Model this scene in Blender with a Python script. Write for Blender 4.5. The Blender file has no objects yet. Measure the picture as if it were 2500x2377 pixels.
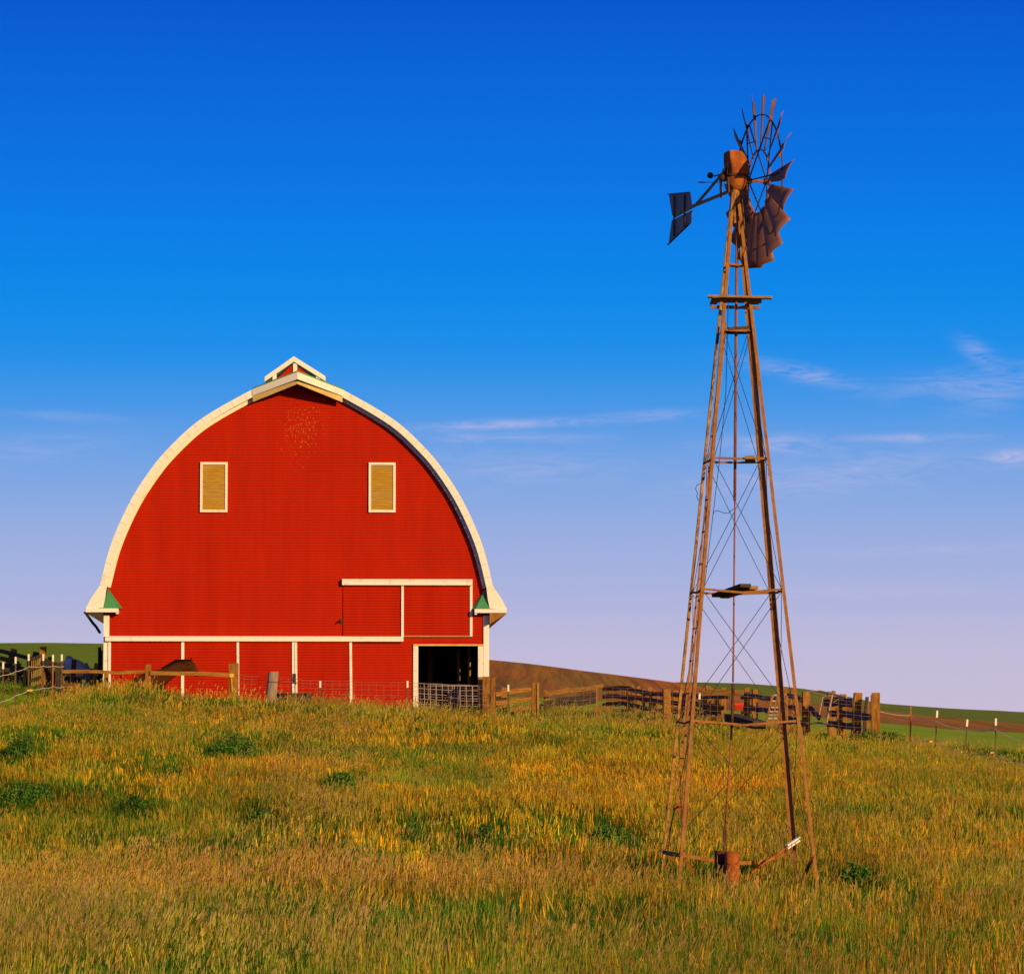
import bpy, bmesh, math, random
import numpy as np
from mathutils import Vector, Matrix

random.seed(7)
rng = np.random.default_rng(11)
C = bpy.context.scene.collection
SC = bpy.context.scene

# ------------------------------------------------------------------ camera, sky, sun, exposure
F = 9250.0                      # focal length in pixels of the 2500 px wide photograph
EYE = 1.7
HORIZON = 1850.0
PITCH = math.atan((HORIZON - 1188.5) / F)
cd = bpy.data.cameras.new('camera')
cd.sensor_fit = 'HORIZONTAL'; cd.sensor_width = 36.0
cd.lens = 36.0 * F / 2500.0
cd.clip_start = 0.5; cd.clip_end = 9000
cam = bpy.data.objects.new('camera', cd); C.objects.link(cam)
cam.location = (0, 0, EYE)
cam.rotation_euler = (math.pi / 2 + PITCH, 0, 0)
SC.camera = cam

SUN_AZ = math.radians(34)       # to the right of straight behind the camera
SUN_EL = math.radians(14)
SUN = Vector((math.sin(SUN_AZ) * math.cos(SUN_EL), -math.cos(SUN_AZ) * math.cos(SUN_EL), math.sin(SUN_EL)))
sl = bpy.data.lights.new('sun', 'SUN'); sl.energy = 4.6; sl.angle = math.radians(0.5)
sl.color = (1.0, 0.66, 0.26)
so = bpy.data.objects.new('sun', sl); C.objects.link(so)
so.rotation_euler = (-SUN).to_track_quat('-Z', 'Y').to_euler()

SC.view_settings.view_transform = 'Standard'
SC.view_settings.look = 'None'
SC.view_settings.exposure = 0.0
SC.view_settings.gamma = 1.0
SC.cycles.use_denoising = True
SC.cycles.max_bounces = 6
SC.cycles.diffuse_bounces = 3


def lin(r, g, b):
    def f(c):
        c /= 255.0
        return c / 12.92 if c <= 0.04045 else ((c + 0.055) / 1.055) ** 2.4
    return (f(r), f(g), f(b), 1.0)


def build_world():
    w = bpy.data.worlds.new('World'); SC.world = w; w.use_nodes = True
    nt = w.node_tree; nt.nodes.clear()
    N = nt.nodes.new; L = nt.links.new

    def math_(op, a, b=None, c=None, clamp=False):
        n = N('ShaderNodeMath'); n.operation = op; n.use_clamp = clamp
        for i, x in enumerate((a, b, c)):
            if x is None: continue
            if isinstance(x, (int, float)): n.inputs[i].default_value = x
            else: L(x, n.inputs[i])
        return n.outputs[0]
    out = N('ShaderNodeOutputWorld'); bg = N('ShaderNodeBackground')
    tc = N('ShaderNodeTexCoord'); sp = N('ShaderNodeSeparateXYZ'); L(tc.outputs['Generated'], sp.inputs[0])
    x, y, z = sp.outputs
    az = math_('ARCTAN2', x, y)
    el = math_('ARCSINE', z)
    # elevation of the sky tones, in radians
    ramp = N('ShaderNodeValToRGB'); cr = ramp.color_ramp; cr.interpolation = 'EASE'
    cr.interpolation = 'LINEAR'
    top = 1.4
    stops = [(0.0, (204, 188, 214)), (0.018, (200, 189, 216)), (0.030, (192, 187, 219)), (0.044, (172, 180, 223)), (0.060, (152, 174, 226)), (0.076, (120, 165, 229)),
             (0.092, (72, 152, 232)), (0.106, (26, 143, 234)), (0.122, (0, 136, 235)), (0.150, (0, 118, 229)),
             (0.200, (0, 86, 206)), (0.30, (6, 68, 175)), (0.55, (48, 78, 140)), (1.4, (58, 74, 112))]
    while len(cr.elements) < len(stops): cr.elements.new(0.5)
    for e, (p, c) in zip(cr.elements, stops):
        e.position = p / top; e.color = lin(*c)
    L(math_('DIVIDE', el, top, clamp=True), ramp.inputs[0])
    sky = N('ShaderNodeTexSky'); sky.sky_type = 'NISHITA'; sky.sun_disc = False
    sky.sun_elevation = SUN_EL; sky.sun_rotation = math.atan2(SUN.x, SUN.y)
    sky.air_density = 1.0; sky.dust_density = 0.3; sky.ozone_density = 3.0
    sc = N('ShaderNodeVectorMath'); sc.operation = 'SCALE'; L(sky.outputs[0], sc.inputs[0]); sc.inputs['Scale'].default_value = 0.06
    mx = N('ShaderNodeMix'); mx.data_type = 'RGBA'; mx.inputs['Factor'].default_value = 0.975
    L(sc.outputs[0], mx.inputs[6]); L(ramp.outputs[0], mx.inputs[7])
    # thin cirrus, in directions of the sky (azimuth, elevation)
    cv = N('ShaderNodeCombineXYZ'); L(math_('MULTIPLY', az, 60.0), cv.inputs[0]); L(math_('MULTIPLY', el, 330.0), cv.inputs[1])
    nz = N('ShaderNodeTexNoise'); nz.inputs['Scale'].default_value = 1.0; nz.inputs['Detail'].default_value = 9; nz.inputs['Roughness'].default_value = 0.66
    nz.inputs['Distortion'].default_value = 1.1
    L(cv.outputs[0], nz.inputs['Vector'])
    tot = None
    D = 2500 / 1973.0
    streaks = [(965, 817, 190, 9, .042, .50), (960, 843, 170, 10, 0, .30), (1545, 720, 95, 15, -.2, .42), (1495, 856, 110, 16, 0, .48),
               (1765, 846, 110, 8, 0, .46), (1955, 886, 50, 16, .1, .6), (1850, 740, 150, 26, .1, .24), (1660, 912, 200, 36, .1, .30),
               (1890, 684, 34, 20, -.5, .34), (1790, 1062, 260, 9, .03, .24), (120, 806, 110, 9, -.03, .16), (1260, 800, 90, 10, .05, .32),
               (60, 870, 160, 30, .1, .16), (1000, 900, 240, 34, 0, .22), (1930, 760, 90, 34, .3, .22), (1500, 1150, 300, 16, .02, .16), (1420, 930, 120, 26, .1, .20), (1780, 1140, 200, 14, 0, .18)]
    for (px, py, hx, hy, sl_, st) in streaks:
        a0 = math.atan((px * D - 1250) / F); e0 = math.atan((HORIZON - py * D) / F)
        da = math_('SUBTRACT', az, a0); de = math_('SUBTRACT', math_('SUBTRACT', el, e0), math_('MULTIPLY', da, sl_))
        q = math_('ADD', math_('POWER', math_('ABSOLUTE', math_('MULTIPLY', da, F / (hx * D))), 2.0),
                  math_('POWER', math_('ABSOLUTE', math_('MULTIPLY', de, F / (hy * D))), 2.0))
        g = math_('MULTIPLY', math_('EXPONENT', math_('MULTIPLY', q, -1.0)), st)
        tot = g if tot is None else math_('ADD', tot, g)
    dens = math_('MULTIPLY', tot, math_('MULTIPLY_ADD', nz.outputs['Fac'], 3.6, -1.2, clamp=True), clamp=True)
    m2 = N('ShaderNodeMix'); m2.data_type = 'RGBA'
    L(dens, m2.inputs['Factor']); L(mx.outputs[2], m2.inputs[6]); m2.inputs[7].default_value = lin(204, 196, 228)
    # the glow low round the setting sun, behind the camera
    da = math_('SUBTRACT', az, math.atan2(SUN.x, SUN.y)); ga = math_('EXPONENT', math_('MULTIPLY', math_('MULTIPLY', da, da), -1.6))
    ge = math_('EXPONENT', math_('MULTIPLY', math_('MULTIPLY', math_('SUBTRACT', el, .12), math_('SUBTRACT', el, .12)), -9.0))
    m3 = N('ShaderNodeMix'); m3.data_type = 'RGBA'; L(math_('MULTIPLY', ga, ge, clamp=True), m3.inputs['Factor']); L(m2.outputs[2], m3.inputs[6]); m3.inputs[7].default_value = (1.1, .62, .30, 1)
    m2 = m3
    L(m2.outputs[2], bg.inputs['Color']); bg.inputs['Strength'].default_value = 1.0
    L(bg.outputs[0], out.inputs[0])


build_world()


# ------------------------------------------------------------------ measuring: photograph pixel + distance -> point in the place
def ray(u, v):
    cx = (u - 1250) / F; cy = (1188.5 - v) / F
    return Vector((cx, math.cos(PITCH) - math.sin(PITCH) * cy, math.sin(PITCH) + math.cos(PITCH) * cy))


def P(u, v, Y):
    d = ray(u, v)
    return Vector((0, 0, EYE)) + d * (Y / d.y)


def on_plane(u, v, o, n):
    d = ray(u, v); e = Vector((0, 0, EYE))
    return e + d * ((o - e).dot(n) / d.dot(n))


def z3(x, y): return (x * .3041, 1400 + y * .3041)
def z4(x, y): return (500 + x * .3801, 1400 + y * .3801)
def z5(x, y): return (1150 + x * .3041, 1580 + y * .3041)
def z6(x, y): return (1600 + x * .3041, 1580 + y * .3041)
def z7(x, y): return (2000 + x * .2534, 1600 + y * .2534)
def zt(x, y): return (1580 + x * .2558, 200 + y * .2558)      # windmill head
def zb(x, y): return (1550 + x * .2788, 1850 + y * .2788)     # windmill foot


# ------------------------------------------------------------------ mesh helpers
class MB:
    def __init__(s): s.bm = bmesh.new()

    def face(s, pts):
        vs = [s.bm.verts.new(p) for p in pts]
        return s.bm.faces.new(vs)

    def box(s, lo, hi):
        x0, y0, z0 = lo; x1, y1, z1 = hi
        s.hexa([(x0, y0, z0), (x1, y0, z0), (x1, y1, z0), (x0, y1, z0)], [(x0, y0, z1), (x1, y0, z1), (x1, y1, z1), (x0, y1, z1)])

    def hexa(s, a, b):
        s.loft([a, b])

    def loft(s, rings, cap=True, closed=True):
        n = len(rings[0]); R = [[s.bm.verts.new(p) for p in r] for r in rings]
        for i in range(len(R) - 1):
            for j in range(n if closed else n - 1):
                k = (j + 1) % n
                s.bm.faces.new((R[i][j], R[i][k], R[i + 1][k], R[i + 1][j]))
        if cap and closed:
            s.bm.faces.new(R[0][::-1]); s.bm.faces.new(R[-1])

    def bar(s, p0, p1, w, t, hint=(0, 0, 1), w1=None, t1=None):
        p0 = Vector(p0); p1 = Vector(p1); d = (p1 - p0).normalized(); h = Vector(hint)
        a = d.cross(h)
        if a.length < 1e-4: a = d.cross(Vector((1, 0, 0)))
        a.normalize(); b = d.cross(a).normalized()
        w1 = w if w1 is None else w1; t1 = t if t1 is None else t1
        rs = []
        for p, ww, tt in ((p0, w, t), (p1, w1, t1)):
            rs.append([p + a * ww / 2 + b * tt / 2, p - a * ww / 2 + b * tt / 2, p - a * ww / 2 - b * tt / 2, p + a * ww / 2 - b * tt / 2])
        s.loft(rs)

    def tube(s, pts, r, n=8, r1=None, cap=True):
        pts = [Vector(p) for p in pts]; m = len(pts); rs = []
        prev = None
        for i, p in enumerate(pts):
            d = (pts[min(i + 1, m - 1)] - pts[max(i - 1, 0)]).normalized()
            if prev is None:
                a = d.cross(Vector((0, 0, 1)))
                if a.length < .05: a = d.cross(Vector((1, 0, 0)))
            else:
                a = prev - d * prev.dot(d)
            a.normalize(); prev = a; b = d.cross(a)
            rr = r if r1 is None else r + (r1 - r) * i / max(1, m - 1)
            rs.append([p + (a * math.cos(6.2832 * k / n) + b * math.sin(6.2832 * k / n)) * rr for k in range(n)])
        s.loft(rs, cap=cap)

    def ball(s, c, r, seg=16):
        m = Matrix.Translation(Vector(c)) @ Matrix.Diagonal((r[0], r[1], r[2], 1) if hasattr(r, '__len__') else (r, r, r, 1))
        bmesh.ops.create_uvsphere(s.bm, u_segments=seg, v_segments=seg // 2, radius=1, matrix=m)

    def build(s, name, mat, parent=None, smooth=False, bevel=0):
        off = Vector((0, 0, 0))
        r = parent
        while r is not None:
            off += Vector(r.location); r = r.parent
        bmesh.ops.recalc_face_normals(s.bm, faces=s.bm.faces)
        for v in s.bm.verts: v.co -= off
        me = bpy.data.meshes.new(name); s.bm.to_mesh(me); s.bm.free()
        if smooth:
            for p in me.polygons: p.use_smooth = True
        o = bpy.data.objects.new(name, me); C.objects.link(o)
        if mat: me.materials.append(mat)
        if parent is not None: o.parent = parent
        if bevel:
            b = o.modifiers.new('bevel', 'BEVEL'); b.width = bevel; b.segments = 1; b.limit_method = 'ANGLE'
        return o


def tag(o, label=None, cat=None, group=None, kind=None):
    if label: o['label'] = label
    if cat: o['category'] = cat
    if group: o['group'] = group
    if kind: o['kind'] = kind
    return o


def thing(name, label, cat, loc=(0, 0, 0), group=None):
    o = bpy.data.objects.new(name, None); C.objects.link(o); o.location = loc
    o.empty_display_size = .3
    return tag(o, label, cat, group)


# ------------------------------------------------------------------ materials
def mat(name, c1, c2=None, rough=.8, scale=4.0, stretch=(1, 1, 1), bump=0.0, metal=0.0, spec=.3, lo=.35, hi=.65, c3=None, detail=6, bscale=None):
    m = bpy.data.materials.new(name); m.use_nodes = True
    nt = m.node_tree; b = nt.nodes['Principled BSDF']
    b.inputs['Roughness'].default_value = rough; b.inputs['Metallic'].default_value = metal
    b.inputs['Specular IOR Level'].default_value = spec
    N = nt.nodes.new; L = nt.links.new
    tc = N('ShaderNodeTexCoord'); mp = N('ShaderNodeMapping'); mp.inputs['Scale'].default_value = stretch
    L(tc.outputs['Object'], mp.inputs['Vector'])
    if c2 is None:
        b.inputs['Base Color'].default_value = (*c1, 1)
    else:
        nz = N('ShaderNodeTexNoise'); nz.inputs['Scale'].default_value = scale; nz.inputs['Detail'].default_value = detail; nz.inputs['Roughness'].default_value = .65
        L(mp.outputs[0], nz.inputs['Vector'])
        r = N('ShaderNodeValToRGB'); L(nz.outputs['Fac'], r.inputs[0])
        r.color_ramp.elements[0].position = lo; r.color_ramp.elements[0].color = (*c1, 1)
        r.color_ramp.elements[1].position = hi; r.color_ramp.elements[1].color = (*c2, 1)
        if c3:
            e = r.color_ramp.elements.new((lo + hi) / 2); e.color = (*c3, 1)
        L(r.outputs[0], b.inputs['Base Color'])
    if bump:
        n2 = N('ShaderNodeTexNoise'); n2.inputs['Scale'].default_value = bscale or scale * 3; n2.inputs['Detail'].default_value = 5
        L(mp.outputs[0], n2.inputs['Vector'])
        bp = N('ShaderNodeBump'); bp.inputs['Strength'].default_value = bump; bp.inputs['Distance'].default_value = .02
        L(n2.outputs['Fac'], bp.inputs['Height']); L(bp.outputs[0], b.inputs['Normal'])
    return m


M = {}
M['white'] = mat('white_paint', (.80, .79, .77), (.52, .42, .30), rough=.6, scale=3.2, lo=.56, hi=.84, bump=.15)
M['white_worn'] = mat('worn_white_paint', (.78, .74, .70), (.45, .32, .22), rough=.7, scale=5, lo=.58, hi=.75, bump=.15)
M['green_metal'] = mat('green_metal', (.05, .26, .12), (.07, .30, .12), rough=.45, scale=2)
M['ochre'] = mat('ochre_wood', (.36, .20, .02), (.55, .34, .06), rough=.8, scale=5, stretch=(.5, 1, 9), bump=.2)
M['soffit'] = mat('cream_soffit', (.62, .50, .22), (.52, .38, .14), rough=.7, scale=3)
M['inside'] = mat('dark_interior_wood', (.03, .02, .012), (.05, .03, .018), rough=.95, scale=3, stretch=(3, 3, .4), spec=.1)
M['timber'] = mat('weathered_timber', (.19, .075, .014), (.42, .20, .038), rough=.9, scale=5, stretch=(4, 4, .7), bump=.5, spec=.15)
M['timber_rail'] = mat('weathered_rail_timber', (.18, .075, .014), (.40, .20, .036), rough=.9, scale=4, stretch=(.6, .6, 5), bump=.5, spec=.15)
M['grey_timber'] = mat('grey_timber', (.20, .15, .13), (.38, .30, .26), rough=.9, scale=5, stretch=(5, 5, .6), bump=.5, spec=.15)
M['shaded_timber'] = mat('shaded_old_timber', (.035, .026, .022), (.075, .052, .036), rough=.85, scale=5, stretch=(2, 2, 2), bump=.5, spec=.3)  # darker copy of the timber: shade put into the colour
M['steel_rust'] = mat('rusted_angle_iron', (.17, .058, .014), (.38, .175, .042), rough=.7, scale=9, bump=.25, c3=(.29, .118, .027), lo=.26, hi=.74)
M['steel_patch'] = mat('patchy_rusted_iron', (.17, .075, .026), (.46, .25, .055), rough=.65, scale=11, bump=.2, lo=.34, hi=.62)
M['rod_red'] = mat('red_brown_pipe', (.26, .07, .025), (.36, .11, .035), rough=.6, scale=4)
M['rust'] = mat('deep_rust', (.22, .055, .015), (.42, .16, .025), rough=.85, scale=7, bump=.4, c3=(.34, .085, .016))
M['rust_dark'] = mat('dark_rust', (.05, .022, .016), (.13, .05, .025), rough=.85, scale=6, bump=.3)
M['blade'] = mat('weathered_galvanised_blade', (.16, .10, .085), (.42, .15, .075), rough=.6, scale=2.2, lo=.35, hi=.7, c3=(.27, .12, .085), metal=.1, bump=.05)
M['vane'] = mat('weathered_galvanised_vane', (.20, .18, .19), (.27, .23, .22), rough=.55, scale=2.5, metal=.25)
M['dark_iron'] = mat('dark_iron', (.022, .020, .022), (.045, .036, .032), rough=.6, scale=8)
M['wire'] = mat('dark_wire', (.03, .025, .025), rough=.6)
M['fence_wire'] = mat('rusty_fence_wire', (.34, .20, .15), (.24, .12, .08), rough=.6, scale=9)
M['galv'] = mat('galvanised_wire', (.55, .48, .50), (.42, .33, .32), rough=.45, scale=6, metal=.3)
M['tube_metal'] = mat('rust_flecked_tube', (.50, .36, .20), (.42, .26, .14), rough=.45, scale=6, metal=.2)
M['tpost'] = mat('green_brown_steel_post', (.07, .07, .022), (.12, .085, .03), rough=.6, scale=6)
M['tpost_rust'] = mat('rusty_steel_post', (.25, .10, .03), (.34, .15, .045), rough=.7, scale=6)
M['tape'] = mat('white_fence_tape', (.60, .52, .52), (.48, .36, .36), rough=.7, scale=5)
M['yellow'] = mat('yellow_plastic', (.75, .48, .02), rough=.5)
M['red_plastic'] = mat('red_plastic', (.75, .035, .012), rough=.45)
M['sky_tint_slat'] = mat('sky_tinted_pale_slat', (.44, .48, .60), (.36, .40, .52), rough=.5, scale=7)  # pale slats with the blue of the reflected sky put into their colour
M['shaded_rail'] = mat('shade_blue_rail', (.060, .058, .075), (.10, .09, .10), rough=.6, scale=4, bump=.4, spec=.4)  # wooden rails, their shade and blue sky sheen put into the colour
M['tank'] = mat('dark_rubber_tank', (.045, .030, .026), (.075, .045, .030), rough=.7, scale=5)
M['plank'] = mat('old_plank', (.24, .13, .035), (.42, .25, .07), rough=.9, scale=5, stretch=(2, 2, 6), bump=.4)
M['plank_dark'] = mat('dark_old_plank', (.04, .03, .024), (.10, .065, .035), rough=.9, scale=5, stretch=(2, 2, 6), bump=.4)


def red_material():
    m = mat('red_barn_paint', (.43, .0150, .0006), (.36, .0108, .0005), rough=.6, scale=1.1, stretch=(1.8, 1, .3), lo=.35, hi=.7, spec=.08)
    nt = m.node_tree; N = nt.nodes.new; L = nt.links.new; b = nt.nodes['Principled BSDF']
    base = b.inputs['Base Color'].links[0].from_socket
    tc = N('ShaderNodeTexCoord')
    # flaked paint below the ridge: wear with its own place on the wall
    sp = N('ShaderNodeSeparateXYZ'); L(tc.outputs['Object'], sp.inputs[0])

    def ma(op, a, b_=None, c=None, clamp=False):
        n = N('ShaderNodeMath'); n.operation = op; n.use_clamp = clamp
        for i, x in enumerate((a, b_, c)):
            if x is None: continue
            if isinstance(x, (int, float)): n.inputs[i].default_value = x
            else: L(x, n.inputs[i])
        return n.outputs[0]
    gx = ma('MULTIPLY', ma('SUBTRACT', sp.outputs[0], .15), 1 / 1.2)
    gz = ma('MULTIPLY', ma('SUBTRACT', sp.outputs[2], 9.3), 1 / 1.2)
    g = ma('EXPONENT', ma('MULTIPLY', ma('ADD', ma('MULTIPLY', gx, gx), ma('MULTIPLY', gz, gz)), -1.0))
    gz2 = ma('MULTIPLY', ma('SUBTRACT', sp.outputs[2], 6.9), 1 / 2.3)
    g2 = ma('EXPONENT', ma('MULTIPLY', ma('ADD', ma('MULTIPLY', gx, gx), ma('MULTIPLY', gz2, gz2)), -1.0))
    mp = N('ShaderNodeMapping'); mp.inputs['Scale'].default_value = (1.0, 1, .5); L(tc.outputs['Object'], mp.inputs['Vector'])
    nz = N('ShaderNodeTexNoise'); nz.inputs['Scale'].default_value = 25; nz.inputs['Detail'].default_value = 5; nz.inputs['Roughness'].default_value = .6; L(mp.outputs[0], nz.inputs['Vector'])
    thr = ma('SUBTRACT', .80, ma('ADD', ma('MULTIPLY', g, .215), ma('MULTIPLY', g2, .12)))
    f = ma('MULTIPLY', ma('SUBTRACT', nz.outputs['Fac'], thr), 16.0, clamp=True)
    f = ma('MULTIPLY', f, .55)
    mx = N('ShaderNodeMix'); mx.data_type = 'RGBA'; L(f, mx.inputs['Factor']); L(base, mx.inputs[6]); mx.inputs[7].default_value = (.62, .23, .045, 1)
    L(mx.outputs[2], b.inputs['Base Color'])
    return m


M['red'] = red_material()

# ------------------------------------------------------------------ the land
CREST_Y = 112.0
_cr = [(-900, 1752), (0, 1738), (116, 1704), (213, 1672), (274, 1657), (365, 1663), (441, 1681), (578, 1691), (700, 1706), (781, 1708), (880, 1717), (956, 1724),
       (1032, 1726), (1184, 1742), (1332, 1742), (1454, 1748), (1576, 1760), (1782, 1772), (1965, 1790), (2127, 1795), (2220, 1806), (2355, 1842),
       (2500, 1866), (3400, 1920)]
GR = 40                          # pixels of grass standing on the ground at the crest
CX = np.array([P(u, v, CREST_Y).x for u, v in _cr]); CZ = np.array([P(u, v + GR, CREST_Y).z for u, v in _cr])
U130 = np.array([-600, 0, 120, 250, 700, 1200, 1500, 1900, 2200, 2500, 3200.]); V130 = np.array([1690, 1690, 1703, 1735, 1745, 1750, 1768, 1803, 1835, 1856, 1880.])
U250 = np.array([-600, 0, 700, 1200, 1500, 2000, 2300, 2500, 3200.]); V250 = np.array([1640, 1640, 1690, 1700, 1712, 1752, 1780, 1790, 1805.])
_v2z = lambda v, Y: EYE + (HORIZON - v) / F * Y


def vnoise(x, y, s, seed=0):
    x = np.asarray(x, float) / s + seed * 17.3; y = np.asarray(y, float) / s + seed * 9.1
    xi = np.floor(x).astype(np.int64); yi = np.floor(y).astype(np.int64); fx = x - xi; fy = y - yi
    fx = fx * fx * (3 - 2 * fx); fy = fy * fy * (3 - 2 * fy)

    def h(a, b):
        n = (a * 374761393 + b * 668265263 + seed * 974711) & 0x7fffffff
        n = ((n ^ (n >> 13)) * 1274126177) & 0x7fffffff
        return ((n ^ (n >> 16)) & 0xffff) / 65535.0
    return (h(xi, yi) * (1 - fx) + h(xi + 1, yi) * fx) * (1 - fy) + (h(xi, yi + 1) * (1 - fx) + h(xi + 1, yi + 1) * fx) * fy


def sstep(a, b, x):
    t = np.clip((x - a) / (b - a), 0, 1); return t * t * (3 - 2 * t)


def ground_z(x, y):
    x = np.asarray(x, float); y = np.asarray(y, float)
    zc = np.interp(x, CX, CZ)
    t = np.clip((y - 54) / (CREST_Y - 54), -1.2, 1)
    near = np.where(t > 0, zc * t, .9 * t)
    near = near - .20 * (1 - sstep(58, 92, y)) + .10 * (vnoise(x, y, 9, 3) - .5) * sstep(20, 40, y) + .06 * (vnoise(x, y, 2.5, 4) - .5)
    ys = np.maximum(y, 20.0)
    u = 1250 + F * x / ys
    zb_ = _v2z(np.interp(1250 + F * x / np.clip(ys, 112, 130), U130, V130), 130)
    zf = _v2z(np.interp(1250 + F * x / np.maximum(ys, 250), U250, V250), 250)
    far = zb_ + (zf - zb_) * np.clip((y - 130) / 120, 0, 1)
    k = sstep(112, 118, y)
    z = near * (1 - k) + far * k
    return z - sstep(260, 400, y) * 3.0


def gz(x, y): return float(ground_z(x, y))


def heightfield(name, xs, ys, zfun, m, smooth=True):
    X, Y = np.meshgrid(xs, ys); Z = zfun(X, Y)
    nx, ny = len(xs), len(ys)
    V = np.stack([X.ravel(), Y.ravel(), Z.ravel()], 1)
    i = np.arange(nx * ny).reshape(ny, nx)
    Fc = np.stack([i[:-1, :-1].ravel(), i[:-1, 1:].ravel(), i[1:, 1:].ravel(), i[1:, :-1].ravel()], 1)
    me = bpy.data.meshes.new(name); me.from_pydata(V.tolist(), [], Fc.tolist())
    me.polygons.foreach_set('use_smooth', [smooth] * len(Fc))
    me.materials.append(m)
    o = bpy.data.objects.new(name, me); C.objects.link(o); o['kind'] = 'structure'
    return o


def land_material(name, cols, scale, bump=.4, stripe=None, scale2=None):
    """noise-mixed soil and crop colours in world metres; stripe = (direction degrees, wavelength, strength, colour)"""
    m = bpy.data.materials.new(name); m.use_nodes = True; nt = m.node_tree; b = nt.nodes['Principled BSDF']
    N = nt.nodes.new; L = nt.links.new
    b.inputs['Roughness'].default_value = 1; b.inputs['Specular IOR Level'].default_value = .05
    tc = N('ShaderNodeTexCoord')
    n1 = N('ShaderNodeTexNoise'); n1.inputs['Scale'].default_value = 1 / scale; n1.inputs['Detail'].default_value = 9; n1.inputs['Roughness'].default_value = .66
    if stripe:
        fm = N('ShaderNodeMapping'); L(tc.outputs['Object'], fm.inputs['Vector']); fm.inputs['Scale'].default_value = (1.0, .045, 0); L(fm.outputs[0], n1.inputs['Vector'])
    else:
        L(tc.outputs['Object'], n1.inputs['Vector'])
    r = N('ShaderNodeValToRGB'); L(n1.outputs['Fac'], r.inputs[0])
    ps = np.linspace(.34, .66, len(cols))
    while len(r.color_ramp.elements) < len(cols): r.color_ramp.elements.new(.5)
    for e, p, c in zip(r.color_ramp.elements, ps, cols): e.position = p; e.color = (*c, 1)
    col = r.outputs[0]
    if stripe:
        ang, wl, st, sc = stripe
        mp = N('ShaderNodeMapping'); mp.inputs['Rotation'].default_value = (0, 0, math.radians(ang)); L(tc.outputs['Object'], mp.inputs['Vector'])
        mp0 = mp; mp = N('ShaderNodeMapping'); L(mp0.outputs[0], mp.inputs['Vector'])
        mp.inputs['Scale'].default_value = (1 / wl, .006, 0)
        w = N('ShaderNodeTexNoise'); w.inputs['Scale'].default_value = 1.0; w.inputs['Detail'].default_value = 5; w.inputs['Roughness'].default_value = .7
        L(mp.outputs[0], w.inputs['Vector'])
        rr = N('ShaderNodeValToRGB'); rr.color_ramp.elements[0].position = .42; rr.color_ramp.elements[1].position = .62
        rr.color_ramp.elements[1].color = (st, st, st, 1); L(w.outputs['Fac'], rr.inputs[0])
        mx = N('ShaderNodeMix'); mx.data_type = 'RGBA'; L(rr.outputs[0], mx.inputs['Factor']); L(col, mx.inputs[6]); mx.inputs[7].default_value = (*sc, 1)
        col = mx.outputs[2]
    L(col, b.inputs['Base Color'])
    n2 = N('ShaderNodeTexNoise'); n2.inputs['Scale'].default_value = 1.2 if not scale2 else 1 / scale2; n2.inputs['Detail'].default_value = 8
    if stripe: L(fm.outputs[0], n2.inputs['Vector'])
    else: L(tc.outputs['Object'], n2.inputs['Vector'])
    bp = N('ShaderNodeBump'); bp.inputs['Strength'].default_value = bump; bp.inputs['Distance'].default_value = .6; L(n2.outputs['Fac'], bp.inputs['Height'])
    L(bp.outputs[0], b.inputs['Normal'])
    return m


mat_ground = land_material('meadow_soil', [(.060, .095, .010), (.11, .12, .014), (.13, .085, .015)], 1.6, .4)
mat_field = land_material('young_green_crop', [(.25, .38, .010), (.34, .48, .012), (.29, .42, .010)], 9, .2)
mat_leftfield = land_material('green_pasture', [(.17, .27, .012), (.25, .36, .014), (.20, .30, .013)], 4, .35)
mat_plough = land_material('ploughed_soil', [(.72, .19, .018), (.60, .19, .018), (.36, .22, .02), (.76, .21, .018)], 14, .25, stripe=(.5, 1.5, .85, (.22, .10, .022)))
mat_farhill = land_material('far_green_crop', [(.16, .22, .022), (.23, .29, .03), (.18, .24, .024)], 16, .4)

xs = np.concatenate([np.linspace(-2500, -70, 14), np.linspace(-60, -30, 16), np.linspace(-29, 29, 146), np.linspace(30, 60, 16), np.linspace(70, 2500, 14)])
ys = np.concatenate([[-600, -200, -60, -20], np.linspace(0, 22, 8), np.linspace(23, 135, 225), np.linspace(138, 260, 42), [300, 400, 700, 1500, 4500]])
ground = heightfield('ground', xs, ys, ground_z, mat_ground)


# the greener sown ground behind the crest lies on the same land, a sheet above it
def sheet(name, x0, x1, y0, y1, m, dz=.03, nx=90, ny=70):
    return heightfield(name, np.linspace(x0, x1, nx), np.linspace(y0, y1, ny), lambda X, Y: ground_z(X, Y) + dz, m)


sheet('green_field', -.5, 130, 125, 300, mat_field)
sheet('left_pasture', -60, -13.6, 113.5, 300, mat_leftfield)


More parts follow.
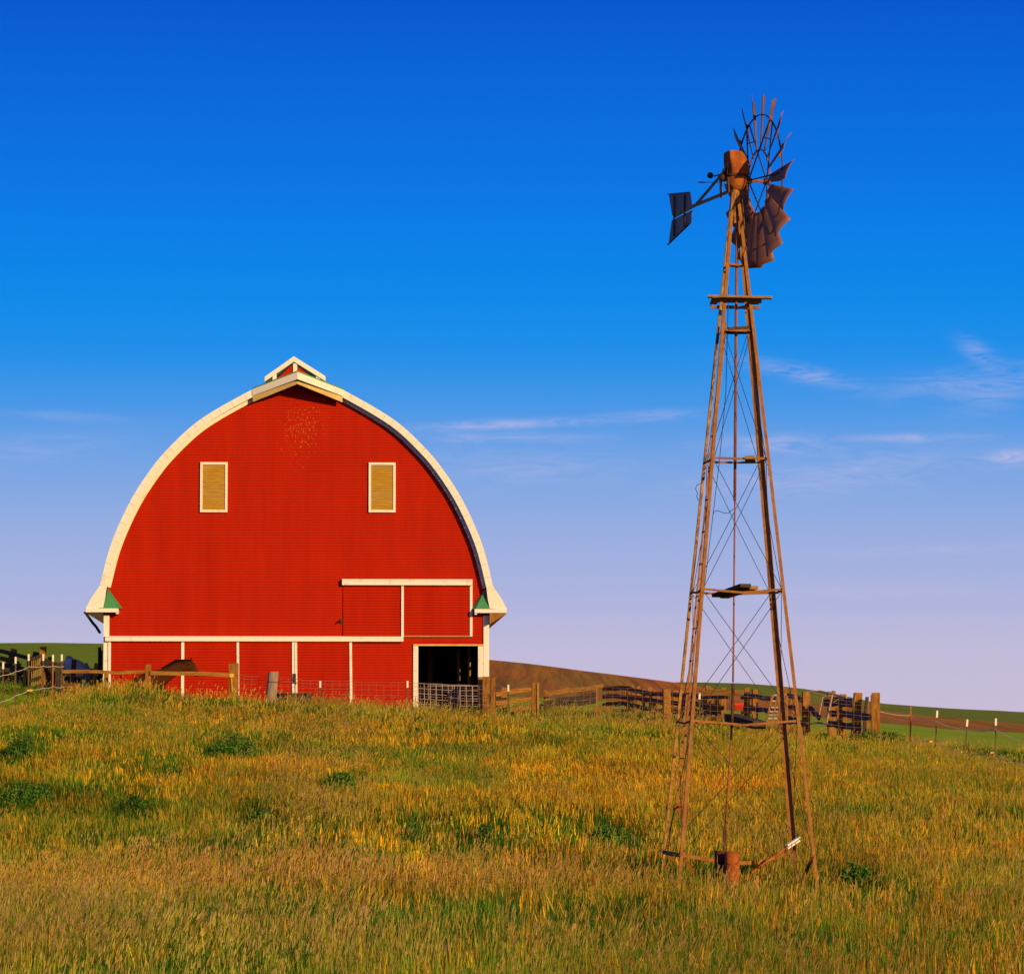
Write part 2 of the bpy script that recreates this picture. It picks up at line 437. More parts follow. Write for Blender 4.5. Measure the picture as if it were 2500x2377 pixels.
def hill(name, y0, yr, y1, us, vs, vbase, m, ease=1.0, n=60):
    """a hill whose crest, yr metres away, stands against the sky along the measured skyline"""
    xsR = np.array([(u - 1250) / F * yr for u in us]); zr = np.array([_v2z(v, yr) for v in vs])
    X = np.linspace(xsR[0], xsR[-1], 200)
    Y = np.concatenate([np.linspace(y0, yr, n), np.linspace(yr, y1, 16)[1:]])

    def zf(xx, yy):
        a = xx / np.maximum(yy, 1) * yr
        zc = np.interp(np.where(yy <= yr, a, xx), xsR, zr)
        n_ = .5 * (vnoise(xx, yy, 40, 5) - .5) + .16 * (vnoise(xx, yy, 9, 6) - .5)
        k_ = np.maximum(yy, 1)
        vb_ = np.interp(1250 + F * xx / k_, us, vbase); vc_ = HORIZON - (zc - EYE) / yr * F
        t = np.clip((yy - y0) / (yr - y0), 0, 1) ** ease
        up = _v2z(vb_ + (vc_ - vb_) * np.sin(t * math.pi / 2), yy) + n_ * t
        dn = zc + n_ - (zc + 6) * np.clip((yy - yr) / (y1 - yr), 0, 1) ** 1.6
        return np.where(yy <= yr, up, dn)
    return heightfield(name, X, Y, zf, m)


hill('green_hill', 215, 400, 900, [-2600, -700, 0, 130, 260, 700, 1050, 1200], [1590, 1574, 1572, 1571, 1573, 1585, 1640, 1720], [1670, 1668, 1668, 1668, 1668, 1705, 1720, 1730], mat_leftfield)
hill('ploughed_hill', 228, 430, 800, [900, 1199, 1287, 1393, 1484, 1621, 1700, 1840, 2000, 2147, 2240, 2420, 2600, 4200],
     [1600, 1611, 1621, 1634, 1645, 1664, 1676, 1700, 1722, 1738, 1750, 1766, 1780, 1800],
     [1718, 1722, 1724, 1728, 1734, 1745, 1752, 1764, 1772, 1782, 1790, 1802, 1806, 1820], mat_plough)
hill('far_hill', 470, 900, 2000, [900, 1400, 1600, 1655, 1722, 1813, 1904, 1980, 2074, 2147, 2253, 2500, 3600, 5600],
     [1690, 1672, 1666, 1665, 1666, 1670, 1677, 1685, 1702, 1717, 1725, 1739, 1770, 1790],
     [1780] * 14, mat_farhill)

# ------------------------------------------------------------------ the barn
BY = 121.0                       # front wall
BD = 18.0                        # length
OV = .36                         # roof overhang
S = F / BY                       # pixels per metre on the front wall
UC = 724.0
bc = P(UC, 1750, BY)
FLOOR = gz(bc.x, BY) - .05
barn = thing('barn', 'red barn with a round white trimmed roof, tan louvred windows and a dark open doorway', 'barn', (bc.x, BY, FLOOR))
def bX(u): return P(u, 1350, BY).x
def bZ(v): return P(UC, v, BY).z


prof = [(0, 908), (54, 930), (108, 953), (193, 1000), (254, 1041), (312, 1096), (351, 1142), (395, 1208), (430, 1278), (456, 1346), (477, 1430)]
_h = np.array([p[0] for p in prof], float) / S; _z = np.array([bZ(p[1]) for p in prof])


def catmull(h, z, n=6):
    P_ = np.stack([h, z], 1); out = []
    for i in range(len(P_) - 1):
        p0 = P_[max(i - 1, 0)]; p1 = P_[i]; p2 = P_[i + 1]; p3 = P_[min(i + 2, len(P_) - 1)]
        for t in np.linspace(0, 1, n, endpoint=False):
            out.append(.5 * ((2 * p1) + (-p0 + p2) * t + (2 * p0 - 5 * p1 + 4 * p2 - p3) * t * t + (-p0 + 3 * p1 - 3 * p2 + p3) * t ** 3))
    out.append(P_[-1]); return np.array(out)


arc = np.concatenate([np.stack([_h[:2], _z[:2]], 1), catmull(_h[2:], _z[2:])])      # straight hood, then the curve
_tan = np.gradient(arc, axis=0); _tan /= np.linalg.norm(_tan, axis=1)[:, None]
_nrm = np.stack([_tan[:, 1], -_tan[:, 0]], 1)                                        # towards the inside
_nrm = np.where((_nrm[:, 1] > 0)[:, None], -_nrm, _nrm)
_nrm[0] = (0, -1)
def inner(d):
    q = arc + _nrm * d; q[0, 0] = 0; return q


cxb = bc.x
EAVE_H = [(499 / S, bZ(1463)), (512 / S, bZ(1488))]
WALL_HALF = 469.5 / S
EAVE_Z = bZ(1490)
wall_arc = inner(.10)
wz = wall_arc[::-1, 1]; wh = wall_arc[::-1, 0]


def half_at(z):
    if z <= wall_arc[-1, 1]: return WALL_HALF
    return min(float(np.interp(z, wz, wh)), WALL_HALF)


DOOR = (bX(1021.5), bX(1167), bZ(1576))


def laps(mb, z0, z1, y, pitch, xfun, proud=.014, holes=()):
    """horizontal lapped boards between z0 and z1; xfun(z) gives the ends; holes = (x0, x1, ztop)"""
    n = int(round((z1 - z0) / pitch)); ph = (z1 - z0) / n
    for i in range(n):
        a = z0 + i * ph; b = a + ph
        l0, r0 = xfun(a); l1, r1 = xfun(b)
        segs = [(l0, r0, l1, r1)]
        for (hx0, hx1, hz) in holes:
            if a < hz - .5 * ph:
                new = []
                for (A, B, A1, B1) in segs:
                    new.append((A, hx0, A1, hx0)); new.append((hx1, B, hx1, B1))
                segs = new
        for (A, B, A1, B1) in segs:
            if B - A < .02: continue
            k = .26; Am = A + (A1 - A) * k; Bm = B + (B1 - B) * k; m_ = a + (b - a) * k
            mb.face([(A, y, a), (B, y, a), (Bm, y - proud, m_), (Am, y - proud, m_)])
            mb.face([(Am, y - proud, m_), (Bm, y - proud, m_), (B1, y, b), (A1, y, b)])


mb = MB()
laps(mb, FLOOR - .3, float(wall_arc[0, 1]) - .02, BY, .083, lambda z: (cxb - half_at(z), cxb + half_at(z)), holes=[DOOR])
mb.build('front_wall', M['red'], barn)

# inner skin of the front wall, side walls with sun gaps, back wall, floor
def grid_wall(mb, axis, c, a0, a1, z0, z1, holes):
    A = sorted({a0, a1, *[h[0] for h in holes], *[h[1] for h in holes]}); Z = sorted({z0, z1, *[h[2] for h in holes], *[h[3] for h in holes]})
    for i in range(len(A) - 1):
        for j in range(len(Z) - 1):
            am = (A[i] + A[i + 1]) / 2; zm = (Z[j] + Z[j + 1]) / 2
            if any(h[0] < am < h[1] and h[2] < zm < h[3] for h in holes): continue
            q = [(A[i], Z[j]), (A[i + 1], Z[j]), (A[i + 1], Z[j + 1]), (A[i], Z[j + 1])]
            mb.face([(c, a, z) if axis == 'x' else (a, c, z) for a, z in q])


gap_posts = []
side_holes = []
xr = cxb + WALL_HALF
for (u0, u1, v0, v1, Y) in [(1129, 1134.5, 1631, 1640, 124.6), (1129, 1134.5, 1647, 1661, 124.6), (1151, 1156, 1615, 1627, 123.3), (1151, 1156, 1634, 1650, 123.3),
                            (1065, 1073, 1642, 1654, 126.5), (1065, 1073, 1658, 1679, 126.5)]:
    a = P(u0, v1, Y); b = P(u1, v0, Y)
    k = SUN / SUN.x
    h = [q + k * (xr - q.x) for q in (a, b)]
    side_holes.append((min(h[0].y, h[1].y) - .02, max(h[0].y, h[1].y) + .02, h[0].z, h[1].z))
    gap_posts.append((u0, u1, Y))
mb = MB()
grid_wall(mb, 'x', xr, BY, BY + BD, FLOOR - .3, EAVE_Z + .1, side_holes)
mb.build('side_wall', M['red'], barn)
mb = MB()
grid_wall(mb, 'x', cxb - WALL_HALF, BY, BY + BD, FLOOR - .3, EAVE_Z + .1, [])
mb.build('side_wall', M['red'], barn)
mb = MB()
poly = [(cxb - WALL_HALF, FLOOR - .3), (cxb + WALL_HALF, FLOOR - .3)] + [(cxb + min(h, WALL_HALF), z) for h, z in wall_arc[::-1]] + [(cxb - min(h, WALL_HALF), z) for h, z in wall_arc[1:]]
mb.face([(x, BY + BD, z) for x, z in poly])
mb.build('back_wall', M['red'], barn)
mb = MB()
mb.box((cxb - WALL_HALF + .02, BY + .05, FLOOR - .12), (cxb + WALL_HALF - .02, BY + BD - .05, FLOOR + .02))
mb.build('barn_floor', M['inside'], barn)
mb = MB()
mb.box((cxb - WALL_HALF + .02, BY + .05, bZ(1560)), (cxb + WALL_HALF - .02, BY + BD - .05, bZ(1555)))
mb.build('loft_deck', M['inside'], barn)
mb = MB()
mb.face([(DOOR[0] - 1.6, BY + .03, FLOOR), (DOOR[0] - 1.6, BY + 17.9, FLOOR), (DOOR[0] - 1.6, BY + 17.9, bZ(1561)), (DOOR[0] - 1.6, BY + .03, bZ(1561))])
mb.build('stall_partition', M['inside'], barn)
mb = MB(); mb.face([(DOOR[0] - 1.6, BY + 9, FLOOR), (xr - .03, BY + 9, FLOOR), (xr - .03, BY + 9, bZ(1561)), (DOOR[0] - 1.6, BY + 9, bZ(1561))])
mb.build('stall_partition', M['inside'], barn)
for (u0, u1, Y) in sorted(set(gap_posts)):
    a = P(u0, 1700, Y).x; b = P(u1, 1700, Y).x
    mb = MB(); mb.box((a - .02, Y, FLOOR), (b + .02, Y + .14, bZ(1561)))
    mb.build('stall_post', M['plank'], barn)

# roof skin
mb = MB()
top = [(cxb - h, z) for h, z in EAVE_H[::-1]] + [(cxb - h, z) for h, z in arc[::-1]] + [(cxb + h, z) for h, z in arc[1:]] + [(cxb + h, z) for h, z in EAVE_H]
ia = inner(.09)
bot = [(cxb - EAVE_H[1][0] + .02, EAVE_H[1][1] - .09), (cxb - EAVE_H[0][0] + .08, EAVE_H[0][1] - .07)] + [(cxb - h, z) for h, z in ia[::-1]] + [(cxb + h, z) for h, z in ia[1:]] + \
      [(cxb + EAVE_H[0][0] - .08, EAVE_H[0][1] - .07), (cxb + EAVE_H[1][0] - .02, EAVE_H[1][1] - .09)]
yf = BY - OV + .03
n = len(top)
for y0, y1 in [(yf, BY + BD + OV)]:
    tv = [[mb.bm.verts.new((x, y, z)) for x, z in top] for y in (y0, y1)]
    bv = [[mb.bm.verts.new((x, y, z)) for x, z in bot] for y in (y0, y1)]
    for i in range(n - 1):
        mb.bm.faces.new((tv[0][i], tv[0][i + 1], tv[1][i + 1], tv[1][i]))
        mb.bm.faces.new((bv[0][i], bv[1][i], bv[1][i + 1], bv[0][i + 1]))
        mb.bm.faces.new((tv[0][i], bv[0][i], bv[0][i + 1], tv[0][i + 1]))
        mb.bm.faces.new((tv[1][i], tv[1][i + 1], bv[1][i + 1], bv[1][i]))
    for i in (0, n - 1): mb.bm.faces.new((tv[0][i], tv[1][i], bv[1][i], bv[0][i]))
mb.build('roof', M['green_metal'], barn)


def band(mb, outer, inn, y0, y1, sx):
    """a board following the curve: outer/inn lists of (half, z)"""
    R = []
    for (a, b) in zip(outer, inn):
        R.append([(cxb + sx * a[0], y0, a[1]), (cxb + sx * b[0], y0, b[1]), (cxb + sx * b[0], y1, b[1]), (cxb + sx * a[0], y1, a[1])])
    mb.loft(R)


out_ = arc + _nrm * -.012
for sx in (-1, 1):
    # rake fascia in short lengths, each butted to the next (the seams of the photograph)
    mb = MB(); idx = list(range(2, len(arc)))
    f_in = inner(.208)
    step = 2
    for i in range(0, len(idx) - 1, step):
        seg = idx[i:i + step + 1]
        o_ = [out_[k].copy() for k in seg]; n_ = [f_in[k].copy() for k in seg]
        # 6 mm gap at the end of each length
        for arr in (o_, n_):
            dlt = arr[-1] - arr[-2]; arr[-1] = arr[-1] - dlt / np.linalg.norm(dlt) * .006
        band(mb, o_, n_, BY - OV - .002 * (i // step % 2), BY - OV + .028, sx)
    mb.build('rake_fascia', M['white'], barn)
    mb = MB(); a_ = inner(.18); b_ = inner(.315)
    band(mb, a_[2:], b_[2:], BY - .075, BY - .03, sx)
    mb.build('rake_frieze', M['white'], barn)
    # flared foot of the roof edge, its return with a green hipped piece
    ret = MB()
    tp = [(arc[-1][0] + .012, arc[-1][1] - .004), (EAVE_H[0][0] + .01, EAVE_H[0][1]), (EAVE_H[1][0] + .01, EAVE_H[1][1])]
    bt = [(f_in[-1][0], arc[-1][1] - .03), ((UC - 259) / S, bZ(1462)), ((UC - 254) / S, bZ(1485))]
    band(ret, tp, bt, BY - OV - .01, BY - OV + .03, sx)
    o_ret = ret.build('eave_return', M['white'], barn)
    gm = MB()
    def q(u, v, y): return (cxb + sx * (UC - u) / S, y, bZ(v))
    A0 = q(254, 1486, BY - OV - .02); B0 = q(288, 1486, BY - OV - .02); T0 = q(264.5, 1437, BY - .07); W0 = q(300, 1486, BY - .02)
    gm.face([A0, B0, T0]); gm.face([B0, W0, T0]); gm.face([q(254, 1486, BY - .02), A0, T0])
    gm.build('return_roof', M['green_metal'], o_ret)
    fm = MB()
    x0, x1 = sorted((q(213, 0, 0)[0], q(291, 0, 0)[0]))
    fm.box((x0, BY - OV - .05, bZ(1496)), (x1, BY - OV, bZ(1486.5)))
    x2, x3 = sorted((q(285, 0, 0)[0], q(291, 0, 0)[0]))
    fm.box((x2, BY - OV + .001, bZ(1500)), (x3, BY - .02, bZ(1487.5)))
    fm.build('return_fascia', M['white'], o_ret)
    # boxed eave running the length of the barn, sloping in to the wall
    em = MB()
    tip = cxb + sx * (EAVE_H[1][0] - .01); wl = cxb + sx * (WALL_HALF + .005)
    ring = lambda y: [(tip, y, EAVE_Z + .0), (tip, y, EAVE_Z - .10), (wl, y, bZ(1523)), (wl, y, EAVE_Z - .02)]
    em.loft([ring(BY - OV + .005), ring(BY + BD + .3)])
    em.build('eave_box', M['timber'] if sx > 0 else M['shaded_timber'], barn)  # same eave both sides: sunlit right and shaded left put into the colour
    cm = MB()
    x0, x1 = sorted((q(254.5, 0, 0)[0], q(268, 0, 0)[0]))
    cm.box((x0 - .002, BY - .06, FLOOR - .3), (x1, BY - .0275, bZ(1501)))
    cm.build('corner_board', M['white'], barn)

# prow hood over the hay track
hood = MB()
tip_y = BY - 1.15
base_y = BY - OV
hz_t = P(UC, 906, tip_y).z; hz_b = bZ(952)
hw = 111 / S
hood_o = None
for sx in (-1, 1):
    fa = MB()
    a = Vector((cxb, tip_y, hz_t)); b = Vector((cxb + sx * hw, base_y - .035, hz_b))
    d = Vector((0, 0, -.25)); nb = Vector((0, .03, 0))
    fa.loft([[a, a + d, a + d + nb, a + nb], [b, b + d * .92, b + d * .92 + nb, b + nb]])
    o = fa.build('hood_fascia', M['white'], barn)
    rf = MB()
    a2 = a + Vector((0, 0, .02)); b2 = b + Vector((0, 0, .02))
    c2 = Vector((cxb + sx * hw, BY, hz_b + .02)); e2 = Vector((cxb, BY, hz_t + .02)); t = Vector((0, 0, -.035)); nb2 = Vector((0, -.02, 0))
    rf.loft([[a2 + nb2, b2 + nb2, c2, e2], [a2 + t + nb2, b2 + t + nb2, c2 + t, e2 + t]])
    rf.build('hood_roof', M['green_metal'], barn)
    sf = MB()
    inn = .22
    a3 = a + Vector((0, .16, -.12)); b3 = b + Vector((-sx * .02, .032, -.10))
    d3 = Vector((0, 0, -.27))
    sf.loft([[a3, a3 + d3, a3 + d3 + nb, a3 + nb], [b3, b3 + d3 * 1.2, b3 + d3 * 1.2 + nb, b3 + nb]])
    sf.build('hood_soffit_board', M['soffit'], barn)
hk = MB()
hk.tube([(cxb + .03, tip_y + .35, hz_t - .25), (cxb + .03, tip_y + .35, hz_t - .42), (cxb + .09, tip_y + .35, hz_t - .46), (cxb + .10, tip_y + .35, hz_t - .40)], .025, 6)
hk.build('hay_hook', M['rust'], barn)

# cupola
cy0 = BY + 1.6; cy1 = BY + 3.6
cS = F / cy0
cu = thing('cupola', None, None); cu.parent = barn
def cP(u, v): return P(u, v, cy0)
pk = cP(723, 869.5); lf = cP(652, 920); rt = cP(800, 918)
for e in (lf, rt):
    r = MB(); dv = Vector((0, 0, -.16))
    r.loft([[pk, e, e + dv, pk + dv * 1.1], [p + Vector((0, cy1 - cy0, 0)) for p in (pk, e, e + dv, pk + dv * 1.1)]])
    r.build('cupola_roof', M['white'], cu)
r = MB(); r.face([pk + Vector((0, .12, -.22)), lf + Vector((.28, .12, -.15)), lf + Vector((.28, .12, -.8)), rt + Vector((-.28, .12, -.8)), rt + Vector((-.28, .12, -.15))])
r.build('cupola_wall', M['red'], cu)
for uu, vt in ((726, 888), (676, 915), (782, 914)):
    r = MB(); p = cP(uu, vt); r.box((p.x - .065, cy0 + .05, p.z - .75), (p.x + .065, cy0 + .115, p.z + .02))
    r.build('cupola_post', M['white'], cu)

# louvred windows
for (u0, u1, v0, v1) in [(488.6, 555.2, 1129, 1251), (899.5, 965.3, 1128.6, 1250)]:
    x0, x1, zt_, zb_ = bX(u0), bX(u1), bZ(v0), bZ(v1)
    f = MB(); w = .075; y0, y1 = BY - .085, BY - .0275
    f.box((x0, y0, zb_), (x0 + w, y1, zt_)); f.box((x1 - w, y0, zb_), (x1, y1, zt_))
    f.box((x0 + w, y0 - .002, zt_ - w), (x1 - w, y1, zt_)); f.box((x0 + w, y0 - .002, zb_), (x1 - w, y1, zb_ + w))
    fo = f.build('louvre_window', M['white'], barn)
    l = MB(); nsl = 24; zz = np.linspace(zb_ + w, zt_ - w, nsl + 1)
    for i in range(nsl):
        j = random.uniform(-.004, .004)
        l.face([(x0 + w, y0 + .018 + j, zz[i] + .001), (x1 - w, y0 + .018 - j, zz[i] + .001), (x1 - w, y0 + .05, zz[i + 1]), (x0 + w, y0 + .05, zz[i + 1])])
    l.build('louvre_slat', M['ochre'], fo)


def white_box(name, u0, u1, v0, v1, y0, y1, m='white', parent=None, lean=0):
    b = MB(); x0, x1, zt_, zb_ = bX(u0), bX(u1), bZ(v0), bZ(v1)
    b.hexa([(x0 + lean, y0, zb_), (x1 + lean, y0, zb_), (x1 + lean, y1, zb_), (x0 + lean, y1, zb_)], [(x0, y0, zt_), (x1, y0, zt_), (x1, y1, zt_), (x0, y1, zt_)])
    return b.build(name, M[m], parent or barn, bevel=.006)


def door_panel(name, u0, u1, v0, vbot, yy, pitch, wave=0):
    b = MB(); x0, x1 = bX(u0), bX(u1); zt_ = bZ(v0); zb_ = vbot
    laps(b, zb_, zt_, yy, pitch, lambda z: (x0, x1), proud=.020)
    b.face([(x0, yy, zb_), (x0, BY - .015, zb_), (x0, BY - .015, zt_), (x0, yy, zt_)])
    b.face([(x1, yy, zb_), (x1, BY - .015, zb_), (x1, BY - .015, zt_), (x1, yy, zt_)])
    b.face([(x0, yy, zt_), (x1, yy, zt_), (x1, BY - .015, zt_), (x0, BY - .015, zt_)])
    if wave:
        for v in b.bm.verts:
            v.co.y -= wave * math.sin((v.co.z - zb_) * 2.1 + x0) * (.5 + .5 * math.sin((v.co.x - x0) * 2.4))
    return b.build(name, M['red'], barn)


# upper loft doors and their track cover
ld = door_panel('loft_door', 985.6, 1147, 1428, bZ(1552), BY - .05, .083)
white_box('edge_board', 979.6, 985.8, 1428.6, 1554, BY - .105, BY - .016, parent=ld)
white_box('edge_board', 1147, 1153.6, 1427.5, 1553, BY - .10, BY - .016, parent=ld)
white_box('bottom_ledge', 986, 1147, 1551.5, 1553.6, BY - .09, BY - .03, 'soffit', parent=ld)
door_panel('loft_door', 838, 979.4, 1428, bZ(1552), BY - .035, .085, .012)
tr = white_box('loft_track_cover', 835, 1153.3, 1417.5, 1428.2, BY - .20, BY - .02)
white_box('cover_lip', 835, 1153.3, 1413.6, 1417.3, BY - .215, BY - .02, parent=tr)
# lower sliding doors
tr = white_box('door_track_cover', 260.5, 985.2, 1556.6, 1565.8, BY - .20, BY - .02)
white_box('cover_lip', 260.5, 985.2, 1553.2, 1556.4, BY - .215, BY - .02, parent=tr)
lowz = FLOOR - .05
d1 = door_panel('sliding_door', 275, 444.5, 1566, lowz, BY - .05, .083, .006)
white_box('edge_board', 267.6, 274.6, 1566, 1752, BY - .10, BY - .016, parent=d1)
white_box('edge_board', 444.8, 452.4, 1566, 1752, BY - .10, BY - .016, parent=d1)
d2 = door_panel('sliding_door', 453, 579, 1566, lowz, BY - .075, .085, .022)
white_box('edge_board', 579.2, 585.2, 1566, 1752, BY - .11, BY - .016, parent=d2, lean=.02)
d3 = door_panel('sliding_door', 585.6, 713.6, 1566, lowz, BY - .06, .083, .01)
white_box('edge_board', 713.8, 719.6, 1566, 1752, BY - .115, BY - .016, parent=d3, lean=.015)
d4 = door_panel('sliding_door', 726.2, 853, 1566, lowz, BY - .07, .085, .028)
white_box('edge_board', 720.3, 726, 1566, 1752, BY - .12, BY - .016, parent=d4, lean=.03)
white_box('edge_board', 853.2, 859.6, 1566, 1752, BY - .11, BY - .016, parent=d4, lean=.03)
h = MB()
for k in range(9):
    a = bX(716 + k * .9); zz = bZ(1652 + 6 * math.sin(k * 1.1) + k)
    h.tube([(a, BY - .14, zz), (a + .03, BY - .15, zz - .05), (a - .01, BY - .14, zz - .1)], .012, 5)
h.box((bX(716), BY - .135, bZ(1668)), (bX(724), BY - .12, bZ(1644)))
h.build('door_latch', M['dark_iron'], barn)
# doorway frame
dj = white_box('doorway_frame', 1009, 1021.4, 1573, 1752, BY - .07, BY + .12, 'white_worn')
white_box('frame_head', 1009, 1180.5, 1571.5, 1576, BY - .075, BY + .12, 'soffit', parent=dj)
white_box('frame_jamb', 1167.2, 1180.3, 1576.3, 1652, BY - .07, BY + .12, 'white_worn', parent=dj)
white_box('frame_jamb', 1167.4, 1180, 1652.3, 1752, BY - .06, BY + .10, 'plank', parent=dj)
# yard lamp bracket
h = MB(); a = P(832, 1517, BY)
h.box((a.x - .03, BY - .05, a.z - .06), (a.x + .05, BY - .014, a.z + .10)); h.tube([(a.x + .01, BY - .04, a.z + .03), (a.x - .01, BY - .24, a.z + .03), (a.x - .02, BY - .26, a.z - .02)], .025, 6)
h.build('wall_hook', M['rust_dark'], barn)
# the torn gutter under the left eave
h = MB()
h.tube([P(*z3(690, 318), BY - .3), P(*z3(715, 350), BY - .2), P(*z3(750, 395), BY + .1), P(*z3(785, 430), BY + .5), P(*z3(818, 474), BY + 1)], .045, 6)
h.tube([P(*z3(676, 312), BY - .34), P(*z3(700, 325), BY - .3)], .03, 6)
h.build('gutter', M['shaded_timber'], barn)

barn.rotation_euler = (0, 0, math.radians(2.6))

# ------------------------------------------------------------------ the windmill
WD = 54.0
wx = P(1800, 1700, WD).x
wb = Vector((wx, WD, gz(wx, WD)))
mill = thing('windmill', 'rusty four legged steel windmill tower with a multi blade wheel and drooping tail vane', 'windmill', tuple(wb))
RT = math.radians(5)
def wz(v): return P(1800, v, WD).z
def hs(z):
    z0, z1 = wz(2082), wz(486)
    return max(.055, .949 * (z1 - z) / (z1 - z0))
def corner(ix, iy, z, f=1.0):
    h_ = hs(z) * f; x, y = ix * h_, iy * h_
    return Vector((wx + x * math.cos(RT) - y * math.sin(RT), WD + x * math.sin(RT) + y * math.cos(RT), z))
def mid_face(ix, iy, z, along=0.0, f=1.0):
    if ix: return corner(ix, along, z) if f == 1 else corner(ix, along, z, f)
    return corner(along, iy, z, f)


ex = Vector((math.cos(RT), math.sin(RT), 0)); ey = Vector((-math.sin(RT), math.cos(RT), 0))
LEV = [wz(2082), wz(1762), wz(1444), wz(1125), wz(811), wz(649)]
ZB, ZT = wb.z - .15, wz(472)
for ix, iy in ((-1, -1), (1, -1), (1, 1), (-1, 1)):
    m_ = MB(); fw = .046; th = .007
    p0, p1 = corner(ix, iy, ZB), corner(ix, iy, ZT)
    m_.bar(p0 - ex * ix * fw / 2, p1 - ex * ix * fw / 2, fw, th, ey)
    a0 = p0 - ey * iy * (fw / 2 + th); a1 = p1 - ey * iy * (fw / 2 + th)
    fl_ = .072 if (ix, iy) == (1, 1) else fw; sk = ex * ix * (.042 if (ix, iy) == (1, 1) else 0)           # the flange is splayed a little
    d = (a1 - a0).normalized(); side = None
    R = [[q + ey * iy * fw / 2, q + ey * iy * fw / 2 - ex * ix * th, q - ey * iy * (fl_ - fw / 2) + sk - ex * ix * th, q - ey * iy * (fl_ - fw / 2) + sk] for q in (a0, a1)]
    m_.loft(R)
    lo = m_.build('leg', M['steel_rust'] if (ix, iy) != (-1, 1) else M['steel_patch'], mill)
    for zl in LEV[1:4]:                # splice bolts
        for k in range(3):
            zz = zl - .08 - k * .07
            m_ = MB(); m_.ball(corner(ix, iy, zz) + ex * ix * .003, .015, 6); m_.build('bolt', M['rust_dark'], lo)
# girts
for li, z in enumerate(LEV):
    for (a, b) in (((-1, -1), (1, -1)), ((1, -1), (1, 1)), ((1, 1), (-1, 1)), ((-1, 1), (-1, -1))):
        p, q = corner(*a, z), corner(*b, z)
        m_ = MB()
        sag = {0: .0, 1: .06, 2: .05}.get(li, .01) * (1 if a == (-1, -1) else .5)
        if li == 0 and a != (-1, 1): continue
        midp = (p + q) / 2 - Vector((0, 0, sag))
        for s0, s1 in ((p, midp), (midp, q)):
            m_.bar(s0, s1, .034, .006, (0, 0, 1)); m_.bar(s0 + Vector((0, 0, .013)), s1 + Vector((0, 0, .013)), .006, .030, (0, 0, 1))
        m_.build('girt', M['steel_rust'], mill)
# sagging strap at the foot, in front and behind
m_ = MB()
pts = [P(*zb(245, 822), WD + .9), P(*zb(330, 845), WD + .3), P(*zb(400, 850), WD - .9), P(*zb(560, 872), WD - .5), P(*zb(720, 902), WD), P(*zb(830, 915), WD + .1), P(*zb(960, 918), WD + .2), P(*zb(1110, 902), WD + .4),
       P(*zb(1230, 870), WD + .6), P(*zb(1370, 820), WD + .9)]
for a, b in zip(pts[:-1], pts[1:]): m_.bar(a, b, .012, .05, (0, 0, 1))
m_.build('foot_strap', M['steel_rust'], mill)
for (a, b, Y0, Y1) in ((zb(1385, 812), zb(1400, 960), WD + .9, WD + .6), (zb(1400, 960), zb(1460, 1075), WD + .6, WD - .3), (zb(1555, 858), zb(1462, 1092), WD - .9, WD - .5), (zb(432, 868), zb(510, 1005), WD - .9, WD - .6),
                       (zb(250, 935), zb(300, 970), WD + .9, WD + .8)):
    m_ = MB(); m_.bar(P(*a, Y0), P(*b, Y1), .05, .01, (0, 1, 0)); m_.build('foot_brace', M['steel_rust'], mill)
# wire cross bracing on all four faces
for li in range(4):
    z0, z1 = LEV[li] + .03, LEV[li + 1] - .02
    for (a, b) in (((-1, -1), (1, -1)), ((1, -1), (1, 1)), ((1, 1), (-1, 1)), ((-1, 1), (-1, -1))):
        for f in (0, 1):
            m_ = MB(); p, q = (a, b) if f == 0 else (b, a)
            s = corner(*p, z0, .97); e = corner(*q, z1, .97)
            nn = 14; pts = [s.lerp(e, k / nn) + Vector((0, 0, -.012 * math.sin(math.pi * k / nn))) for k in range(nn + 1)]
            m_.tube(pts, .0047, 5); m_.build('brace_wire', M['wire'], mill)
# pump rod
m_ = MB()
m_.tube([P(1800, 470, WD), P(1797, 800, WD), P(1794, 1222, WD)], .021, 8); m_.build('upper_pump_pipe', M['rod_red'], mill, smooth=True)
m_ = MB(); m_.tube([P(1794, 1222, WD), P(1791, 1560, WD), P(1789.5, 1665, WD)], .0125, 8); m_.build('pump_rod', M['rod_red'], mill, smooth=True)
m_ = MB(); m_.tube([P(1789.8, 1668, WD), P(1788.5, 1720, WD), P(1786.5, 1775, WD)], .022, 8); m_.build('pump_rod_sleeve', M['rust_dark'], mill, smooth=True)
m_ = MB(); m_.tube([P(1786.6, 1775, WD), P(1778, 1920, WD), P(1771, 2022, WD)], .016, 8); m_.build('lower_pump_rod', M['steel_rust'], mill, smooth=True)
m_ = MB(); a = P(1769.5, 2020, WD); b = P(1768.5, 2055, WD); m_.bar(a, b, .055, .05, (0, 1, 0)); m_.tube([b, P(1767.5, 2100, WD)], .012, 6); m_.tube([b + Vector((.01, -.028, .13)), b + Vector((.01, -.032, .13))], .012, 6)
m_.build('rod_coupling', M['rust_dark'], mill)
# ladder on the left face
lad = MB()
for s_ in (-.14, .14):
    z0, z1 = wz(1960 if s_ > 0 else 1860), wz(790)
    pts = [];
    for k in range(13):
        z = z0 + (z1 - z0) * k / 12; pts.append(corner(-1, 0, z) + ey * s_ + ex * .02)
    for a, b in zip(pts[:-1], pts[1:]): lad.bar(a, b, .028, .012, ey)
lo = lad.build('ladder', M['steel_rust'], mill)
z = wz(1850)
while z < wz(800):
    r = MB(); p = corner(-1, 0, z) + ex * .02; r.bar(p - ey * .15, p + ey * .15, .03, .012, (0, 0, 1)); r.build('rung', M['rust_dark'], lo); z += .46
